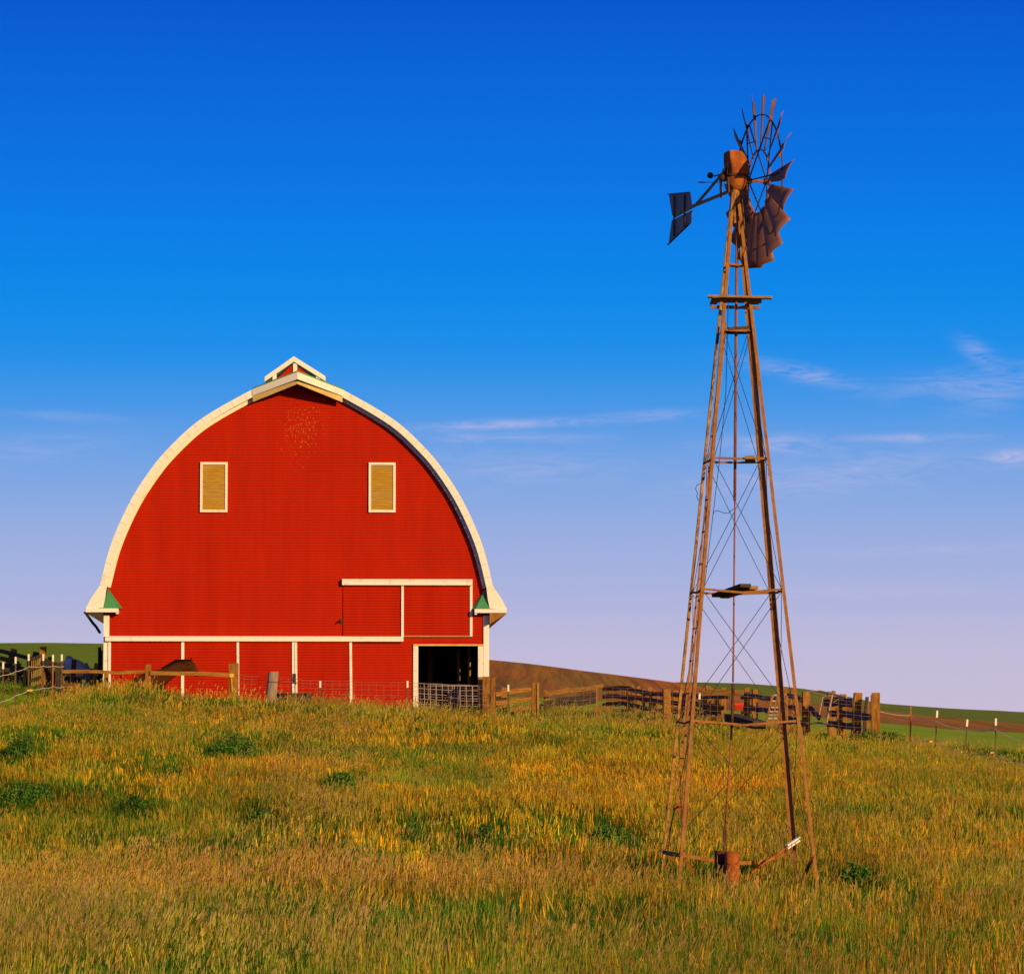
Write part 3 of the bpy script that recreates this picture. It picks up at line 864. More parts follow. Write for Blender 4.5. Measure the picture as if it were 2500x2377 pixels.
# side chains / control wire
m_ = MB(); m_.tube([P(1779, 700, WD + .1), P(1772, 960, WD + .2), P(1757, 1120, WD + .2), P(1700, 1600, WD + .3), P(1674, 1850, WD + .4), P(1665, 1935, WD + .4)], .005, 5)
m_.build('furl_wire', M['wire'], mill)
m_ = MB(); c = P(*zb(382, 425), WD - .2)
m_.tube([c + Vector((0, -.012, 0)), c + Vector((0, .012, 0))], .055, 16); m_.tube([c + Vector((0, -.025, 0)), c + Vector((0, .025, 0))], .022, 10)
m_.bar(c, P(*zb(440, 425), WD - .85), .03, .012); m_.bar(c + Vector((.07, 0, .22)), c + Vector((.07, 0, -.19)), .02, .02)
m_.build('pulley', M['rust'], mill)
m_ = MB(); m_.tube([c + Vector((-.05, .02, -.03)), P(*zb(320, 580), WD + .1), P(*zb(285, 830), WD + .5)], .007, 5); m_.build('pulley_wire', M['wire'], mill)
m_ = MB(); m_.tube([P(*zb(462, 380), WD - .7), P(*zb(468, 500), WD - .7), P(*zb(440, 650), WD - .75), P(*zb(432, 740), WD - .8), P(*zb(405, 830), WD - .85)], .011, 6); m_.build('loose_rod', M['steel_rust'], mill)
lv = MB(); lv.bar(P(*zb(1330, 778), WD + .55), P(*zb(1020, 1000), WD + .1), .03, .03); lo = lv.build('brake_lever', M['rust'], mill)
lv = MB()
for k in (-.022, .022):
    lv.bar(P(*zb(1332, 778), WD + .55) + Vector((0, 0, k)), P(*zb(1440, 706), WD + .7) + Vector((0, 0, k)), .04, .022, (0, 0, 1))
lv.build('lever_handle', M['white'], lo)
# loose wires
lv = MB(); lv.tube([P(1720, 1160, WD + .3), P(1713, 1180, WD + .3), P(1701, 1184, WD + .3), P(1698, 1194, WD + .3), P(1703, 1203, WD + .3), P(1701, 1212, WD + .3), P(1705, 1222, WD + .3)], .0045, 4); lv.build('loose_wire', M['wire'], mill)
lv = MB(); lv.tube([P(1741, 1256, WD), P(1743, 1249, WD), P(1752, 1246, WD), P(1767, 1252, WD), P(1778, 1252, WD), P(1790, 1242, WD)], .0045, 4)
lv.build('loose_wire', M['wire'], mill)
# platform under the head
pz = wz(727)
pf = MB(); pf.bar(P(*(1650 + 405 * .192, 600 + 645 * .192), WD - .34), P(*(1650 + 1220 * .192, 600 + 662 * .192), WD - .34), .16, .03, (0, 0, 1))
po = pf.build('platform', M['plank'], mill)
pf = MB(); pf.bar(P(*(1650 + 470 * .192, 600 + 700 * .192), WD + .30), P(*(1650 + 1085 * .192, 600 + 712 * .192), WD + .30), .16, .03, (0, 0, 1)); pf.build('platform_board', M['plank_dark'], po)
for s_ in (-.30, .30):
    pf = MB(); c0 = Vector((wx + s_, WD, wz(733))); pf.bar(c0 - Vector((0, .4, 0)), c0 + Vector((0, .4, 0)), .10, .03, (0, 0, 1)); pf.build('platform_board', M['plank'], po)
for yy, vv in ((-.22, 737), (.22, 745)):
    pf = MB(); pf.bar(Vector((wx - .36, WD + yy, wz(vv))), Vector((wx + .36, WD + yy, wz(vv + 1))), .05, .045, (0, 0, 1)); pf.build('platform_bearer', M['steel_rust'], po)

# head: gear case, shaft, wheel, tail
VD = math.atan2(wx, WD); AA = VD + math.radians(70)
ax = Vector((math.sin(AA), math.cos(AA), 0)); tv = Vector((math.cos(AA), -math.sin(AA), 0)); up = Vector((0, 0, 1))
head = Vector((wx, WD, wz(440)))


def sup(c, a, b, z, n=20, e=2.0, sh=0.0):
    r = []
    for k in range(n):
        t = 6.28318 * k / n; cx_, sx_ = math.cos(t), math.sin(t)
        r.append(c + ax * (a * math.copysign(abs(cx_) ** (2 / e), cx_) + sh) + tv * (b * math.copysign(abs(sx_) ** (2 / e), sx_)) + up * z)
    return r


gc = MB(); o_ = head + ax * .02
zz = lambda v: wz(v) - head.z
gc.loft([sup(o_, .05, .05, zz(466)), sup(o_, .095, .09, zz(462)), sup(o_, .135, .13, zz(452)), sup(o_, .15, .15, zz(440)), sup(o_, .155, .155, zz(431)), sup(o_, .15, .15, zz(429))])
go = gc.build('gear_case', M['rust'], mill, smooth=True)
gc = MB()
gc.loft([sup(o_, .165, .165, zz(432), e=3), sup(o_, .165, .165, zz(427), e=3)]); gc.build('case_rim', M['rust_dark'], go)
gc = MB()
gc.loft([sup(o_, .150, .17, zz(427), e=5, sh=.02), sup(o_, .145, .17, zz(413), e=8, sh=.01), sup(o_, .135, .155, zz(393), e=9, sh=-.015), sup(o_, .115, .14, zz(374), e=9, sh=-.04), sup(o_, .105, .13, zz(371), e=9, sh=-.04)])
gc.build('case_hood', M['rust'], go)
gc = MB(); gc.tube([Vector((wx, WD, wz(463))), Vector((wx, WD, wz(500)))], .06, 12, .05); gc.tube([Vector((wx, WD, wz(500))), Vector((wx, WD, wz(545)))], .03, 10); gc.build('mast_pipe', M['steel_patch'], mill)
WC = head + ax * .36 + up * (wz(441) - head.z)
wh_ = MB(); wh_.tube([head + ax * .1, head + ax * .5], .022, 10); wheel = wh_.build('wheel', M['rust'], mill)
hb = MB(); hb.tube([head + ax * .17, head + ax * .24], .05, 12); hb.tube([head + ax * .44, head + ax * .51], .045, 12); hb.build('wheel_hub', M['rust_dark'], wheel)
R = 1.245
def rad(f): return up * math.cos(f) + tv * math.sin(f)
def tang(f): return -up * math.sin(f) + tv * math.cos(f)
BETA = math.radians(28)
for nm, rr, m__ in (('outer_ring', .775 * R, 'dark_iron'), ('inner_ring', .37 * R, 'rust')):
    rb = MB(); nseg = 48
    pr = [[WC + rad(6.28318 * k / nseg) * (rr + a) + ax * b for a, b in ((-.005, -.011), (.005, -.011), (.005, .011), (-.005, .011))] for k in range(nseg + 1)]
    rb.loft(pr, cap=False); rb.build(nm, M[m__], wheel)
for k in range(6):
    f = 6.28318 * (k + .5) / 6
    sp = MB(); sp.tube([head + ax * .21 + rad(f) * .04, WC + rad(f) * .775 * R], .011, 6); sp.tube([head + ax * .475 + rad(f + .3) * .04, WC + rad(f + .12) * .775 * R], .010, 6)
    sp.tube([WC + rad(f) * .55 * R - ax * .06, WC + rad(f + .12) * .55 * R + ax * .05], .007, 5)
    sp.build('spoke', M['dark_iron'], wheel)
for k in range(18):
    f = 6.28318 * k / 18 + .17
    ch = tang(f) * math.cos(BETA) - ax * math.sin(BETA); nr = rad(f).cross(ch)
    b_ = MB(); rows = []
    jit = random.uniform(-.03, .03)
    for i in range(7):
        t = i / 6; r_ = R * (.36 + .64 * t); w_ = .135 + .20 * t
        row = []
        for j in range(7):
            s_ = j / 6 - .5
            row.append(WC + rad(f) * (r_ + .035 * s_ * t) + ch * (s_ * w_) + nr * (.28 * w_ * (s_ * s_ - .12) + jit * t * s_))
        rows.append(row)
    vs = [[b_.bm.verts.new(p) for p in r] for r in rows]
    for i in range(6):
        for j in range(6): b_.bm.faces.new((vs[i][j], vs[i + 1][j], vs[i + 1][j + 1], vs[i][j + 1]))
    bo = b_.build('blade', M['blade'], wheel, smooth=True)
    sm = bo.modifiers.new('thickness', 'SOLIDIFY'); sm.thickness = .004; sm.offset = 0
    b2 = MB(); b2.bar(WC + rad(f) * .775 * R - ch * .10, WC + rad(f) * .775 * R + ch * .12 + nr * .02, .03, .008, rad(f)); b2.build('blade_bracket', M['rust'], bo)
# tail
tn = Vector((-math.sin(math.radians(60)), -math.cos(math.radians(60)), 0))
def tp(x, y): return on_plane(*zt(x, y), Vector((wx - .16, WD, head.z)), tn)
ta = MB()
ta.bar(tp(770, 1050), tp(470, 1172), .045, .02, tn); ta.bar(tp(740, 850), tp(468, 1170), .04, .02, tn); ta.bar(tp(475, 1168), tp(262, 1282), .045, .022, tn); ta.bar(tp(700, 905), tp(708, 1105), .045, .02, tn)
tail = ta.build('tail', M['steel_patch'], mill)
for poly in ([(207, 1072), (412, 1055), (430, 1182), (385, 1203), (240, 1278)], [(236, 1322), (300, 1290), (432, 1222), (419, 1350), (203, 1558)]):
    v_ = MB(); f_ = [tp(*p) for p in poly]
    v_.loft([[p - tn * .003 for p in f_], [p + tn * .003 for p in f_]]); v_.build('vane', M['vane'], tail)
for a, b in (((268, 1090), (266, 1475)), ((366, 1080), (368, 1385)), ((205, 1073), (412, 1055)), ((203, 1558), (420, 1348))):
    v_ = MB(); v_.bar(tp(*a) - tn * -.02, tp(*b) - tn * -.02, .028 if a[0] > 210 else .012, .01, tn); v_.build('vane_batten', M['rust_dark'], tail)
v_ = MB(); v_.ball(tp(602, 893), .047 * 1.0, 18); v_.tube([tp(640, 900), tp(730, 880)], .012, 8); v_.build('counterweight', M['dark_iron'], mill, smooth=True)
v_ = MB(); v_.tube([tp(480, 960), tp(690, 957)], .006, 6); v_.tube([tp(500, 959), tp(545, 958)], .012, 6); v_.build('furl_spring', M['steel_rust'], mill)
v_ = MB(); v_.bar(tp(765, 830), tp(778, 1055), .03, .03, tn); v_.bar(tp(700, 905), tp(770, 850), .05, .03, tn); v_.ball(tp(730, 915), .06, 12); v_.ball(tp(738, 846), .035, 10); v_.build('tail_hinge', M['rust_dark'], mill)

# planks lying on the girts, cans at the foot
def plank(a, b, Y0, Y1, w, t, m_, label, lift=0):
    p, q = P(*a, Y0), P(*b, Y1); c = (p + q) / 2
    pl = MB(); pl.bar(p, q, w, t, (0, 0, 1)); o = pl.build('plank', M[m_])
    me = o.data; me.transform(Matrix.Translation(-c)); o.location = c
    return tag(o, label, 'plank', 'planks lying across the windmill girts')


def z34(x, y): return (1620 + x * .1919, 1200 + y * .1919)
plank(z34(680, 1322), z34(1045, 1192), WD + .45, WD - .42, .17, .05, 'plank_dark', 'thick dark plank end lit, left of its pair on the second girt from the grass')
plank(z34(770, 1335), z34(1150, 1218), WD + .60, WD - .30, .13, .05, 'plank', 'narrower plank beside the thick dark one on the second girt from the grass')
plank(z6(605, 562), z6(835, 622), WD + .5, WD - .5, .20, .11, 'plank_dark', 'blackened beam lying on the lowest girt just above the grass')
plank((1650 + 845 * .2132, 900 + 1012 * .2132), (1650 + 858 * .2132, 900 + 1062 * .2132), WD - .42, WD + .42, .145, .05, 'plank', 'short brown board lying on the middle girt under the clouds')
plank((1650 + 640 * .192, 600 + 1072 * .192), (1650 + 960 * .192, 600 + 1052 * .192), WD - .02, WD + .02, .40, .04, 'plank_dark', 'wide dark board on the upper girt right below the platform')


def can(u, v0, v1, Y, r, m_, label, tilt=0):
    a = P(u, v1, Y); zt_ = P(u, v0, Y).z; zb_ = gz(a.x, Y) - .03
    root = thing('rusty_can', label, 'can', (a.x, Y, zb_), 'cans at the windmill foot')
    b = MB(); rings = []
    H = zt_ - zb_
    for k, (hh, rr) in enumerate([(0, 1), (.02, 1.02), (.04, 1), (H * .72, 1.0), (H * .735, 1.03), (H * .75, 1.0), (H - .02, 1.0), (H - .01, 1.03), (H, 1.02), (H, .96), (.06, .95)]):
        c = Vector((a.x + tilt * hh, Y, zb_ + hh)); rings.append([c + Vector((math.cos(6.2832 * j / 24) * r * rr, math.sin(6.2832 * j / 24) * r * rr, 0)) for j in range(24)])
    b.loft(rings); b.build('can_body', M[m_], root, smooth=False)
    b = MB(); b.tube([Vector((a.x - r, Y - .02, zt_ - .08)), Vector((a.x - r * .6, Y - r * .9, zt_ - .17)), Vector((a.x + r * .6, Y - r * .9, zt_ - .17)), Vector((a.x + r, Y - .02, zt_ - .08))], .005, 5); b.build('handle', M['rust_dark'], root)
    return root


can(1787.5, 2078, 2143, WD - .25, .105, 'rust', 'orange rusted can standing in front at the foot of the windmill')
can(1762, 2076, 2135, WD + .05, .10, 'rust_dark', 'dark rusted can behind the orange one under the pump rod')

# ------------------------------------------------------------------ fences and yard things
def gp(u, Y): x = (u - 1250) / F * Y; return Vector((x, Y, gz(x, Y)))


def square_post(root, u, v0, Y, w, m_='timber', lean=0.0, name='post', label=None, d=None):
    t = P(u, v0, Y); b = gp(u, Y); b = Vector((t.x - lean * (t.z - b.z), Y, b.z - .3))
    p = MB(); a = random.uniform(-.12, .12); p.bar(b, t, w, d or w, (math.sin(a), math.cos(a), 0))
    for v in p.bm.verts:
        v.co += Vector((random.uniform(-.01, .01), random.uniform(-.01, .01), random.uniform(-.02, .02)))
    o = p.build(name, M[m_], root, bevel=.008)
    if label: o['label'] = label
    return o


def rail(root, pts, hgt, thk, m_='timber_rail', name='rail'):
    p = MB()
    rings = []
    pts = [Vector(q) for q in pts]
    for i, q in enumerate(pts):
        d = (pts[min(i + 1, len(pts) - 1)] - pts[max(i - 1, 0)]).normalized(); a = d.cross(Vector((0, 0, 1))).normalized(); b = a.cross(d)
        h_ = hgt * random.uniform(.9, 1.08) / 2
        rings.append([q + a * thk / 2 + b * h_, q - a * thk / 2 + b * h_, q - a * thk / 2 - b * h_, q + a * thk / 2 - b * h_])
    p.loft(rings); return p.build(name, M[m_], root)


def tpost(root, u, v0, Y, m_='tpost', cap=True, lean=0.0):
    t = P(u, v0, Y); b = gp(u, Y); b = Vector((t.x - lean, Y, b.z - .2))
    p = MB(); p.bar(b, t, .045, .008, (0, 1, 0)); p.bar(b + Vector((0, .018, 0)), t + Vector((0, .018, 0)), .008, .035, (0, 1, 0))
    o = p.build('steel_post', M[m_], root)
    if cap:
        d = (b - t).normalized(); c = MB(); c.bar(t - d * .004, t + d * .20, .056, .02, (0, 1, 0)); c.build('painted_tip', M['white'], o)
    return o


# rail fence in front of the lower doors
RY = 116.2
rf_ = thing('rail_fence', 'single rail brown timber fence with square posts in front of the lower red doors', 'fence', tuple(gp(360, RY)))
square_post(rf_, 362, 1621, RY, .165, 'timber'); square_post(rf_, 570, 1618, RY, .27, 'timber', d=.22); square_post(rf_, 147, 1622, RY, .15, 'shaded_timber')
square_post(rf_, 259.5, 1643, RY + .6, .13, 'timber')
rail(rf_, [P(*z3(495, 785), RY - .12), P(*z3(700, 783), RY - .1), P(*z3(950, 795), RY - .13), P(*z3(1165, 784), RY - .12)], .10, .07)
rail(rf_, [P(*z3(1205, 796), RY - .12), P(*z3(1400, 800), RY - .12), P(*z3(1650, 802), RY - .15), P(*z3(1845, 816), RY - .15)], .115, .07)
b = MB(); c = P(*z3(1858, 818), RY - .16); b.box((c.x - .06, c.y - .02, c.z - .05), (c.x + .07, c.y + .02, c.z + .06)); b.tube([c + Vector((0, -.02, 0)), c + Vector((.03, -.02, -.5))], .012, 5); b.build('gate_latch', M['yellow'], rf_)

# woven wire fence from the big post past the doorway and along the yard
wf = thing('wire_fence', 'rusty woven wire fence on steel posts running from the big square post along the yard', 'fence', tuple(gp(1000, 116)))
fl = [(578, 116.1), (782, 116), (995, 115.8), (1241, 115.5), (1457, 114.6), (1708, 113.4), (1922, 112.6), (2132, 112)]
top_v = [1647, 1662, 1666, 1676, 1677, 1686, 1697, 1716]
uu = np.array([f[0] for f in fl]); yy = np.array([f[1] for f in fl]); tv_ = np.array(top_v)
mw = MB(); heights = [0, .10, .24, .40, .57, .76, .96]
def wire_pt(u, h):
    Y = float(np.interp(u, uu, yy)); t = P(u, float(np.interp(u, uu, tv_)), Y)
    return Vector((t.x, Y, t.z - h))
us = np.linspace(578, 2132, 64)
for h in heights:
    mw.tube([wire_pt(u, h) + Vector((0, 0, .012 * math.sin(u * .09 + h * 9))) for u in us], .0052, 4)
u = 578
while u < 2130:
    Y = float(np.interp(u, uu, yy)); mw.tube([wire_pt(u, 0), wire_pt(u, .5), wire_pt(u, .97)], .0042, 4); u += .225 * F / Y
mw.build('wire_mesh', M['fence_wire'], wf)
for u, v, mm, cap in ((782, 1662, 'tpost', True), (995, 1662, 'tpost', True), (1241, 1671, 'tpost', True), (1457, 1675, 'tpost_rust', False), (1708, 1690, 'tpost', True), (1922, 1698, 'tpost_rust', False)):
    o = tpost(wf, u, v, float(np.interp(u, uu, yy)) - .05, mm, cap)
square_post(wf, 1204, 1653, 115.6, .13); square_post(wf, 1306, 1666, 115.3, .17); square_post(wf, 1313, 1668, 115.2, .06, 'plank')
square_post(wf, 2138, 1691, 112.1, .24, label='thick square end post of the yard fence'); square_post(wf, 2131, 1697, 112.6, .12)
square_post(wf, 1187, 1651, 116.4, .20, 'timber', label='stout cracked post beside the open doorway'); square_post(wf, 1173, 1653, 116.8, .15, 'plank')

# stock panel standing in the open doorway
pg = thing('wire_gate', 'silvery welded wire stock panel closing the dark barn doorway', 'gate', tuple(gp(1095, 118)))
b = MB(); Yp = 118.0
nx = 11
xs_ = np.linspace(1370, 1755, nx)
for x in xs_:
    k = (x - 1370) / 385; b.tube([P(*z4(x, 703 + 16 * k), Yp), P(*z4(x + 4, 880), Yp)], .011, 5)
for f in (0, .2, .4, .6, .8, .93):
    b.tube([P(*z4(1370, 703 + f * 165), Yp - .01), P(*z4(1560, 712 + f * 165 + 3), Yp - .01), P(*z4(1757, 719 + f * 165), Yp - .01)], .011, 5)
b.build('welded_wire', M['galv'], pg)
b = MB()
for x0, y0, x1, y1 in ((1432, 720, 1755, 722), (1432, 720, 1440, 800), (1590, 722, 1575, 860), (1720, 722, 1722, 870), (1640, 725, 1625, 850), (1440, 790, 1755, 805)):
    b.tube([P(*z4(x0, y0), Yp + .4), P(*z4(x1, y1), Yp + .4)], .010, 5)
b.build('inner_hurdle', M['galv'], pg)

# round post and the tank beside it
rp = thing('round_post', 'grey round wooden post with a wire band standing alone in front of the doors', 'post', tuple(gp(666, 115.6)))
t = P(*z4(441, 630), 115.6); g_ = gp(*(z4(420, 0)[0], 115.6)); b = MB()
b.tube([g_ + Vector((0, 0, -.2)), g_.lerp(t, .5), t + Vector((0, 0, -.03)), t], .165, 16, .158); b.build('post_body', M['grey_timber'], rp, smooth=False)
b = MB(); c = g_.lerp(t, .74)
b.tube([c + Vector((math.cos(k * .5236) * .168, math.sin(k * .5236) * .168, .01 * math.sin(k))) for k in range(13)], .010, 5); b.tube([c + Vector((.15, -.08, 0)), c + Vector((.26, -.1, .02)), c + Vector((.24, -.1, -.05))], .012, 5)
b.build('wire_band', M['rust_dark'], rp)
tk = thing('water_tank', 'low dark oval water tank half hidden by the grass beside the round post', 'tank', tuple(gp(720, 116.8)))
c = P(*z4(577, 768), 117.0); b = MB(); rings = []
for zz_, k in ((-.55, .95), (-.05, 1.0), (-.02, 1.03), (0, 1.03), (0, .96), (-.4, .93)):
    rings.append([c + Vector((math.copysign(abs(math.cos(6.2832 * j / 32)) ** .7, math.cos(6.2832 * j / 32)) * .56 * k, math.sin(6.2832 * j / 32) * .35 * k, zz_)) for j in range(32)])
b.loft(rings); b.build('tank_shell', M['tank'], tk)

# corral left of the barn, in the barn's shadow
lc = thing('corral_fence', 'old leaning corral fence of dark rails and posts left of the barn', 'fence', tuple(gp(100, 125)))
square_post(lc, z3(346, 0)[0], 1578, 123.5, .19, 'timber', label='tall square post'); square_post(lc, z3(115, 0)[0], 1584, 126, .20, 'timber', lean=.42)
square_post(lc, z3(295, 0)[0], 1591, 126, .20, 'shaded_timber', lean=.35); square_post(lc, z3(150, 0)[0], 1618, 128, .17, 'timber'); square_post(lc, z3(400, 0)[0], 1603, 127, .13, 'timber')
square_post(lc, z3(468, 0)[0], 1617, 123, .17, 'shaded_timber'); square_post(lc, z3(597, 0)[0], 1611, 122.6, .16, 'shaded_timber', lean=.1)
square_post(lc, z3(800, 0)[0], 1578, 124, .11, 'shaded_timber'); square_post(lc, z3(812, 0)[0], 1588, 126, .10, 'shaded_timber'); square_post(lc, z3(780, 0)[0], 1618, 122.5, .13, 'timber', lean=.2)
square_post(lc, z3(440, 0)[0], 1640, 124.5, .15, 'shaded_timber'); square_post(lc, z3(20, 0)[0], 1640, 127, .14, 'shaded_timber')
for zx, v_, Y_, mm_ in ((205, 1640, 124.6, 'timber'), (232, 1612, 124.8, 'shaded_timber'), (375, 1628, 123.6, 'timber'), (415, 1636, 123.4, 'timber'), (60, 1625, 126.4, 'timber'), (500, 1650, 122.8, 'timber')):
    square_post(lc, z3(zx, 0)[0], v_, Y_, .12, mm_, lean=random.uniform(-.05, .15))
for a, b_, Y0, Y1 in ((z3(-80, 600), z3(255, 685), 126.2, 125.2), (z3(-80, 715), z3(190, 765), 126.2, 125.6), (z3(-80, 810), z3(330, 860), 126.3, 124.5), (z3(-60, 905), z3(330, 940), 126.5, 124.5),
                      (z3(340, 690), z3(470, 740), 123.4, 123.1), (z3(350, 765), z3(450, 910), 123.6, 123.2), (z3(345, 855), z3(430, 985), 123.6, 123.3), (z3(190, 790), z3(60, 880), 127, 127),
                      (z3(240, 800), z3(150, 900), 125, 125), (z3(650, 775), z3(770, 778), 124.2, 124.2), (z3(650, 832), z3(790, 838), 124.2, 124.2),
                      (z3(350, 700), z3(430, 800), 123.3, 123.1), (z3(350, 900), z3(415, 1000), 123.4, 123.2), (z3(-60, 660), z3(150, 720), 125.6, 125.2), (z3(-40, 760), z3(240, 800), 125.4, 125), (z3(-60, 860), z3(240, 900), 125.4, 125), (z3(460, 840), z3(640, 850), 123.4, 123.2)):
    p, q = P(*a, Y0), P(*b_, Y1); rail(lc, [p, p.lerp(q, .5) + Vector((0, 0, .01)), q], .13, .06, 'shaded_timber')
# pale slatted hurdle leaning in that corral
hd = thing('slatted_hurdle', 'small brown slatted hurdle leaning against the tall corral post', 'hurdle', tuple(gp(87, 123)))
for f in (680, 765, 850, 915):
    rail(hd, [P(*z3(238, f + 12), 123.1), P(*z3(330, f - 22), 123.0)], .10, .04, 'shaded_timber')
for k in range(5):
    b = MB(); x = 255 + k * 16; b.bar(P(*z3(x, 690 - 3 * k), 123.15), P(*z3(x, 945 - 3 * k), 123.15), .03, .03, (0, 1, 0)); b.build('slat', M['plank'], hd)

# old pallet in the grass under the grey horse
pl = thing('pallet', 'brown wooden pallet lying in the grass under the rail fence', 'pallet', tuple(gp(175, 118.5)))
for f, k in ((885, 0), (905, .01), (930, 0)):
    rail(pl, [P(*z3(500, f), 118.3), P(*z3(640, f + 3), 118.1)], .06, .09, 'timber_rail', 'board')
for x in (520, 575, 625):
    b = MB(); b.bar(P(*z3(x, 890), 118.4), P(*z3(x, 945), 118.4), .08, .08, (0, 1, 0)); b.build('block', M['timber'], pl)


def tape_fence(name, label, posts, tapes, loc):
    root = thing(name, label, 'fence', tuple(loc))
    for (u, v, Y, mm, cap, ln) in posts: tpost(root, u, v, Y, mm, cap, ln)
    for t_ in tapes:
        b = MB(); pts = []
        for i in range(len(t_) - 1):
            (a, Ya), (c, Yc) = t_[i], t_[i + 1]
            p, q = P(*a, Ya), P(*c, Yc)
            for k in range(8):
                s_ = k / 8; pts.append(p.lerp(q, s_) - Vector((0, 0, .10 * 4 * s_ * (1 - s_) * (q - p).length / 2.5)))
        pts.append(P(*t_[-1][0], t_[-1][1]))
        b.tube(pts, .010, 5); b.build('tape', M['tape'], root)
    return root


LY = 113.6
ltf = tape_fence('tape_fence', 'slack white tape on white tipped steel posts at the left edge of the meadow',
                 [(z3(26, 0)[0], z3(0, 710)[1], 112.6, 'tpost', True, 0), (z3(126, 0)[0], z3(0, 668)[1], 113.2, 'tpost', True, 0), (z3(231, 0)[0], z3(0, 645)[1], 113.8, 'tpost', True, 0), (z3(348, 0)[0], z3(0, 645)[1], 114.4, 'tpost', True, 0),
                  (z3(426, 0)[0], z3(0, 652)[1], 115.0, 'tpost_rust', True, 0), (z3(497, 0)[0], z3(0, 648)[1], 115.6, 'tpost', True, 0)],
                 [[(z3(-120, 840), 112), (z3(26, 815), 112.5), (z3(126, 785), 113.1), (z3(231, 745), 113.7), (z3(348, 742), 114.3), (z3(430, 740), 114.9), (z3(512, 745), 115.5)],
                  [(z3(-120, 1070), 112), (z3(26, 1025), 112.5), (z3(130, 975), 113.1), (z3(240, 930), 113.7), (z3(348, 918), 114.3), (z3(430, 905), 114.9), (z3(505, 912), 115.5)]], gp(60, 113.8))
rtf = tape_fence('tape_fence', 'slack tape on white tipped and rusty steel posts running down the right slope', [(z7(888, 0)[0] - 1, z7(0, 487)[1], 112, 'tpost_rust', False, .05), (z7(1138, 0)[0], z7(0, 530)[1], 111, 'tpost', True, .12), (z7(1428, 0)[0], z7(0, 615)[1], 110, 'tpost', True, .14),
                                              (z7(1703, 0)[0], z7(0, 605)[1], 108.5, 'tpost', True, .06)],
                 [[(z7(575, 535), 112.1), (z7(880, 578), 112), (z7(1115, 625), 111), (z7(1405, 710), 110), (z7(1690, 708), 108.5), (z7(2200, 890), 107)],
                  [(z7(870, 780), 112), (z7(1075, 825), 111), (z7(1365, 928), 110), (z7(1665, 935), 108.5), (z7(2200, 1100), 107)]], gp(2350, 110))
for z_, Y in (((1077, 824), 110.95), ((1365, 928), 109.95), ((1667, 932), 108.45)):
    b = MB(); c = P(*z7(*z_), Y); b.box((c.x - .05, c.y - .03, c.z - .03), (c.x + .05, c.y + .03, c.z + .02)); b.build('insulator', M['yellow'], rtf)
b = MB(); c = P(*z3(243, 936), 113.65); b.box((c.x - .09, c.y - .03, c.z - .03), (c.x + .07, c.y + .03, c.z + .02)); b.build('insulator', M['yellow'], ltf)

# the yard right of the barn: board pens behind the wire
yf_ = thing('yard_fence', 'lit brown three board fence between two posts just right of the barn', 'fence', tuple(gp(1260, 117.5)))
for a, b_ in ((z5(195, 375), z5(500, 330)), (z5(195, 448), z5(500, 410)), (z5(310, 505), z5(500, 480))):
    p, q = P(*a, 117.3), P(*b_, 118.2); rail(yf_, [p, p.lerp(q, .5) + Vector((0, 0, .01)), q], .14, .05)
square_post(yf_, z5(262, 0)[0], 1677, 119.2, .17)
square_post(yf_, z5(600, 0)[0], 1684, 119.5, .12)
square_post(yf_, z5(612, 0)[0], 1712, 119.4, .17, 'shaded_timber')
for a, b_, mm in ((z5(590, 378), z5(1060, 305), 'timber_rail'), (z5(600, 452), z5(1005, 378), 'shaded_timber'), (z5(545, 480), z5(1000, 430), 'shaded_timber'), (z5(1000, 500), z5(1130, 480), 'timber_rail')):
    p, q = P(*a, 118.5), P(*b_, 124.5); rail(yf_, [p, p.lerp(q, .33) + Vector((0, 0, .03)), p.lerp(q, .66) + Vector((0, 0, -.02)), q], .15, .05, mm)

cf = thing('corral_fence', 'long wavy corral fence of dark rails on brown posts behind the windmill', 'fence', tuple(gp(1800, 119)))
def cY(u): return float(np.interp(u, [1475, 2140], [128, 112.6]))
def crail(pts, h=.15, mm='timber_rail'):
    q = []
    for i, (x, y) in enumerate(pts): q.append(P(x, y, cY(x) - .16))
    fine = []
    for a, b_ in zip(q[:-1], q[1:]):
        for k in range(4): fine.append(a.lerp(b_, k / 4) + Vector((0, 0, random.uniform(-.025, .025))))
    fine.append(q[-1]); rail(cf, fine, h, .06, 'shaded_rail')
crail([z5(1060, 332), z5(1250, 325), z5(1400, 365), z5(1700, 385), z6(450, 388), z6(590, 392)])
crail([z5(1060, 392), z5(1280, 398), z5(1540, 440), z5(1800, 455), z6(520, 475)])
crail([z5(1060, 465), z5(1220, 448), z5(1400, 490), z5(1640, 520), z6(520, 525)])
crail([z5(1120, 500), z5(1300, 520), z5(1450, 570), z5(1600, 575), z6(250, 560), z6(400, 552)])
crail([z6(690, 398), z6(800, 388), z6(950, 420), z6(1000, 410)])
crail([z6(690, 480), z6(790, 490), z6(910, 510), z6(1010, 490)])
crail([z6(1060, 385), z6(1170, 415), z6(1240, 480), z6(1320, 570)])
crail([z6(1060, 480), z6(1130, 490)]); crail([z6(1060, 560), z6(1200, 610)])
crail([z6(1350, 435), z6(1500, 440), z6(1590, 440)], .24); crail([z6(1410, 525), z6(1560, 540), z6(1735, 558)], .2); crail([z6(1380, 610), z6(1500, 625), z6(1660, 645)], .2)
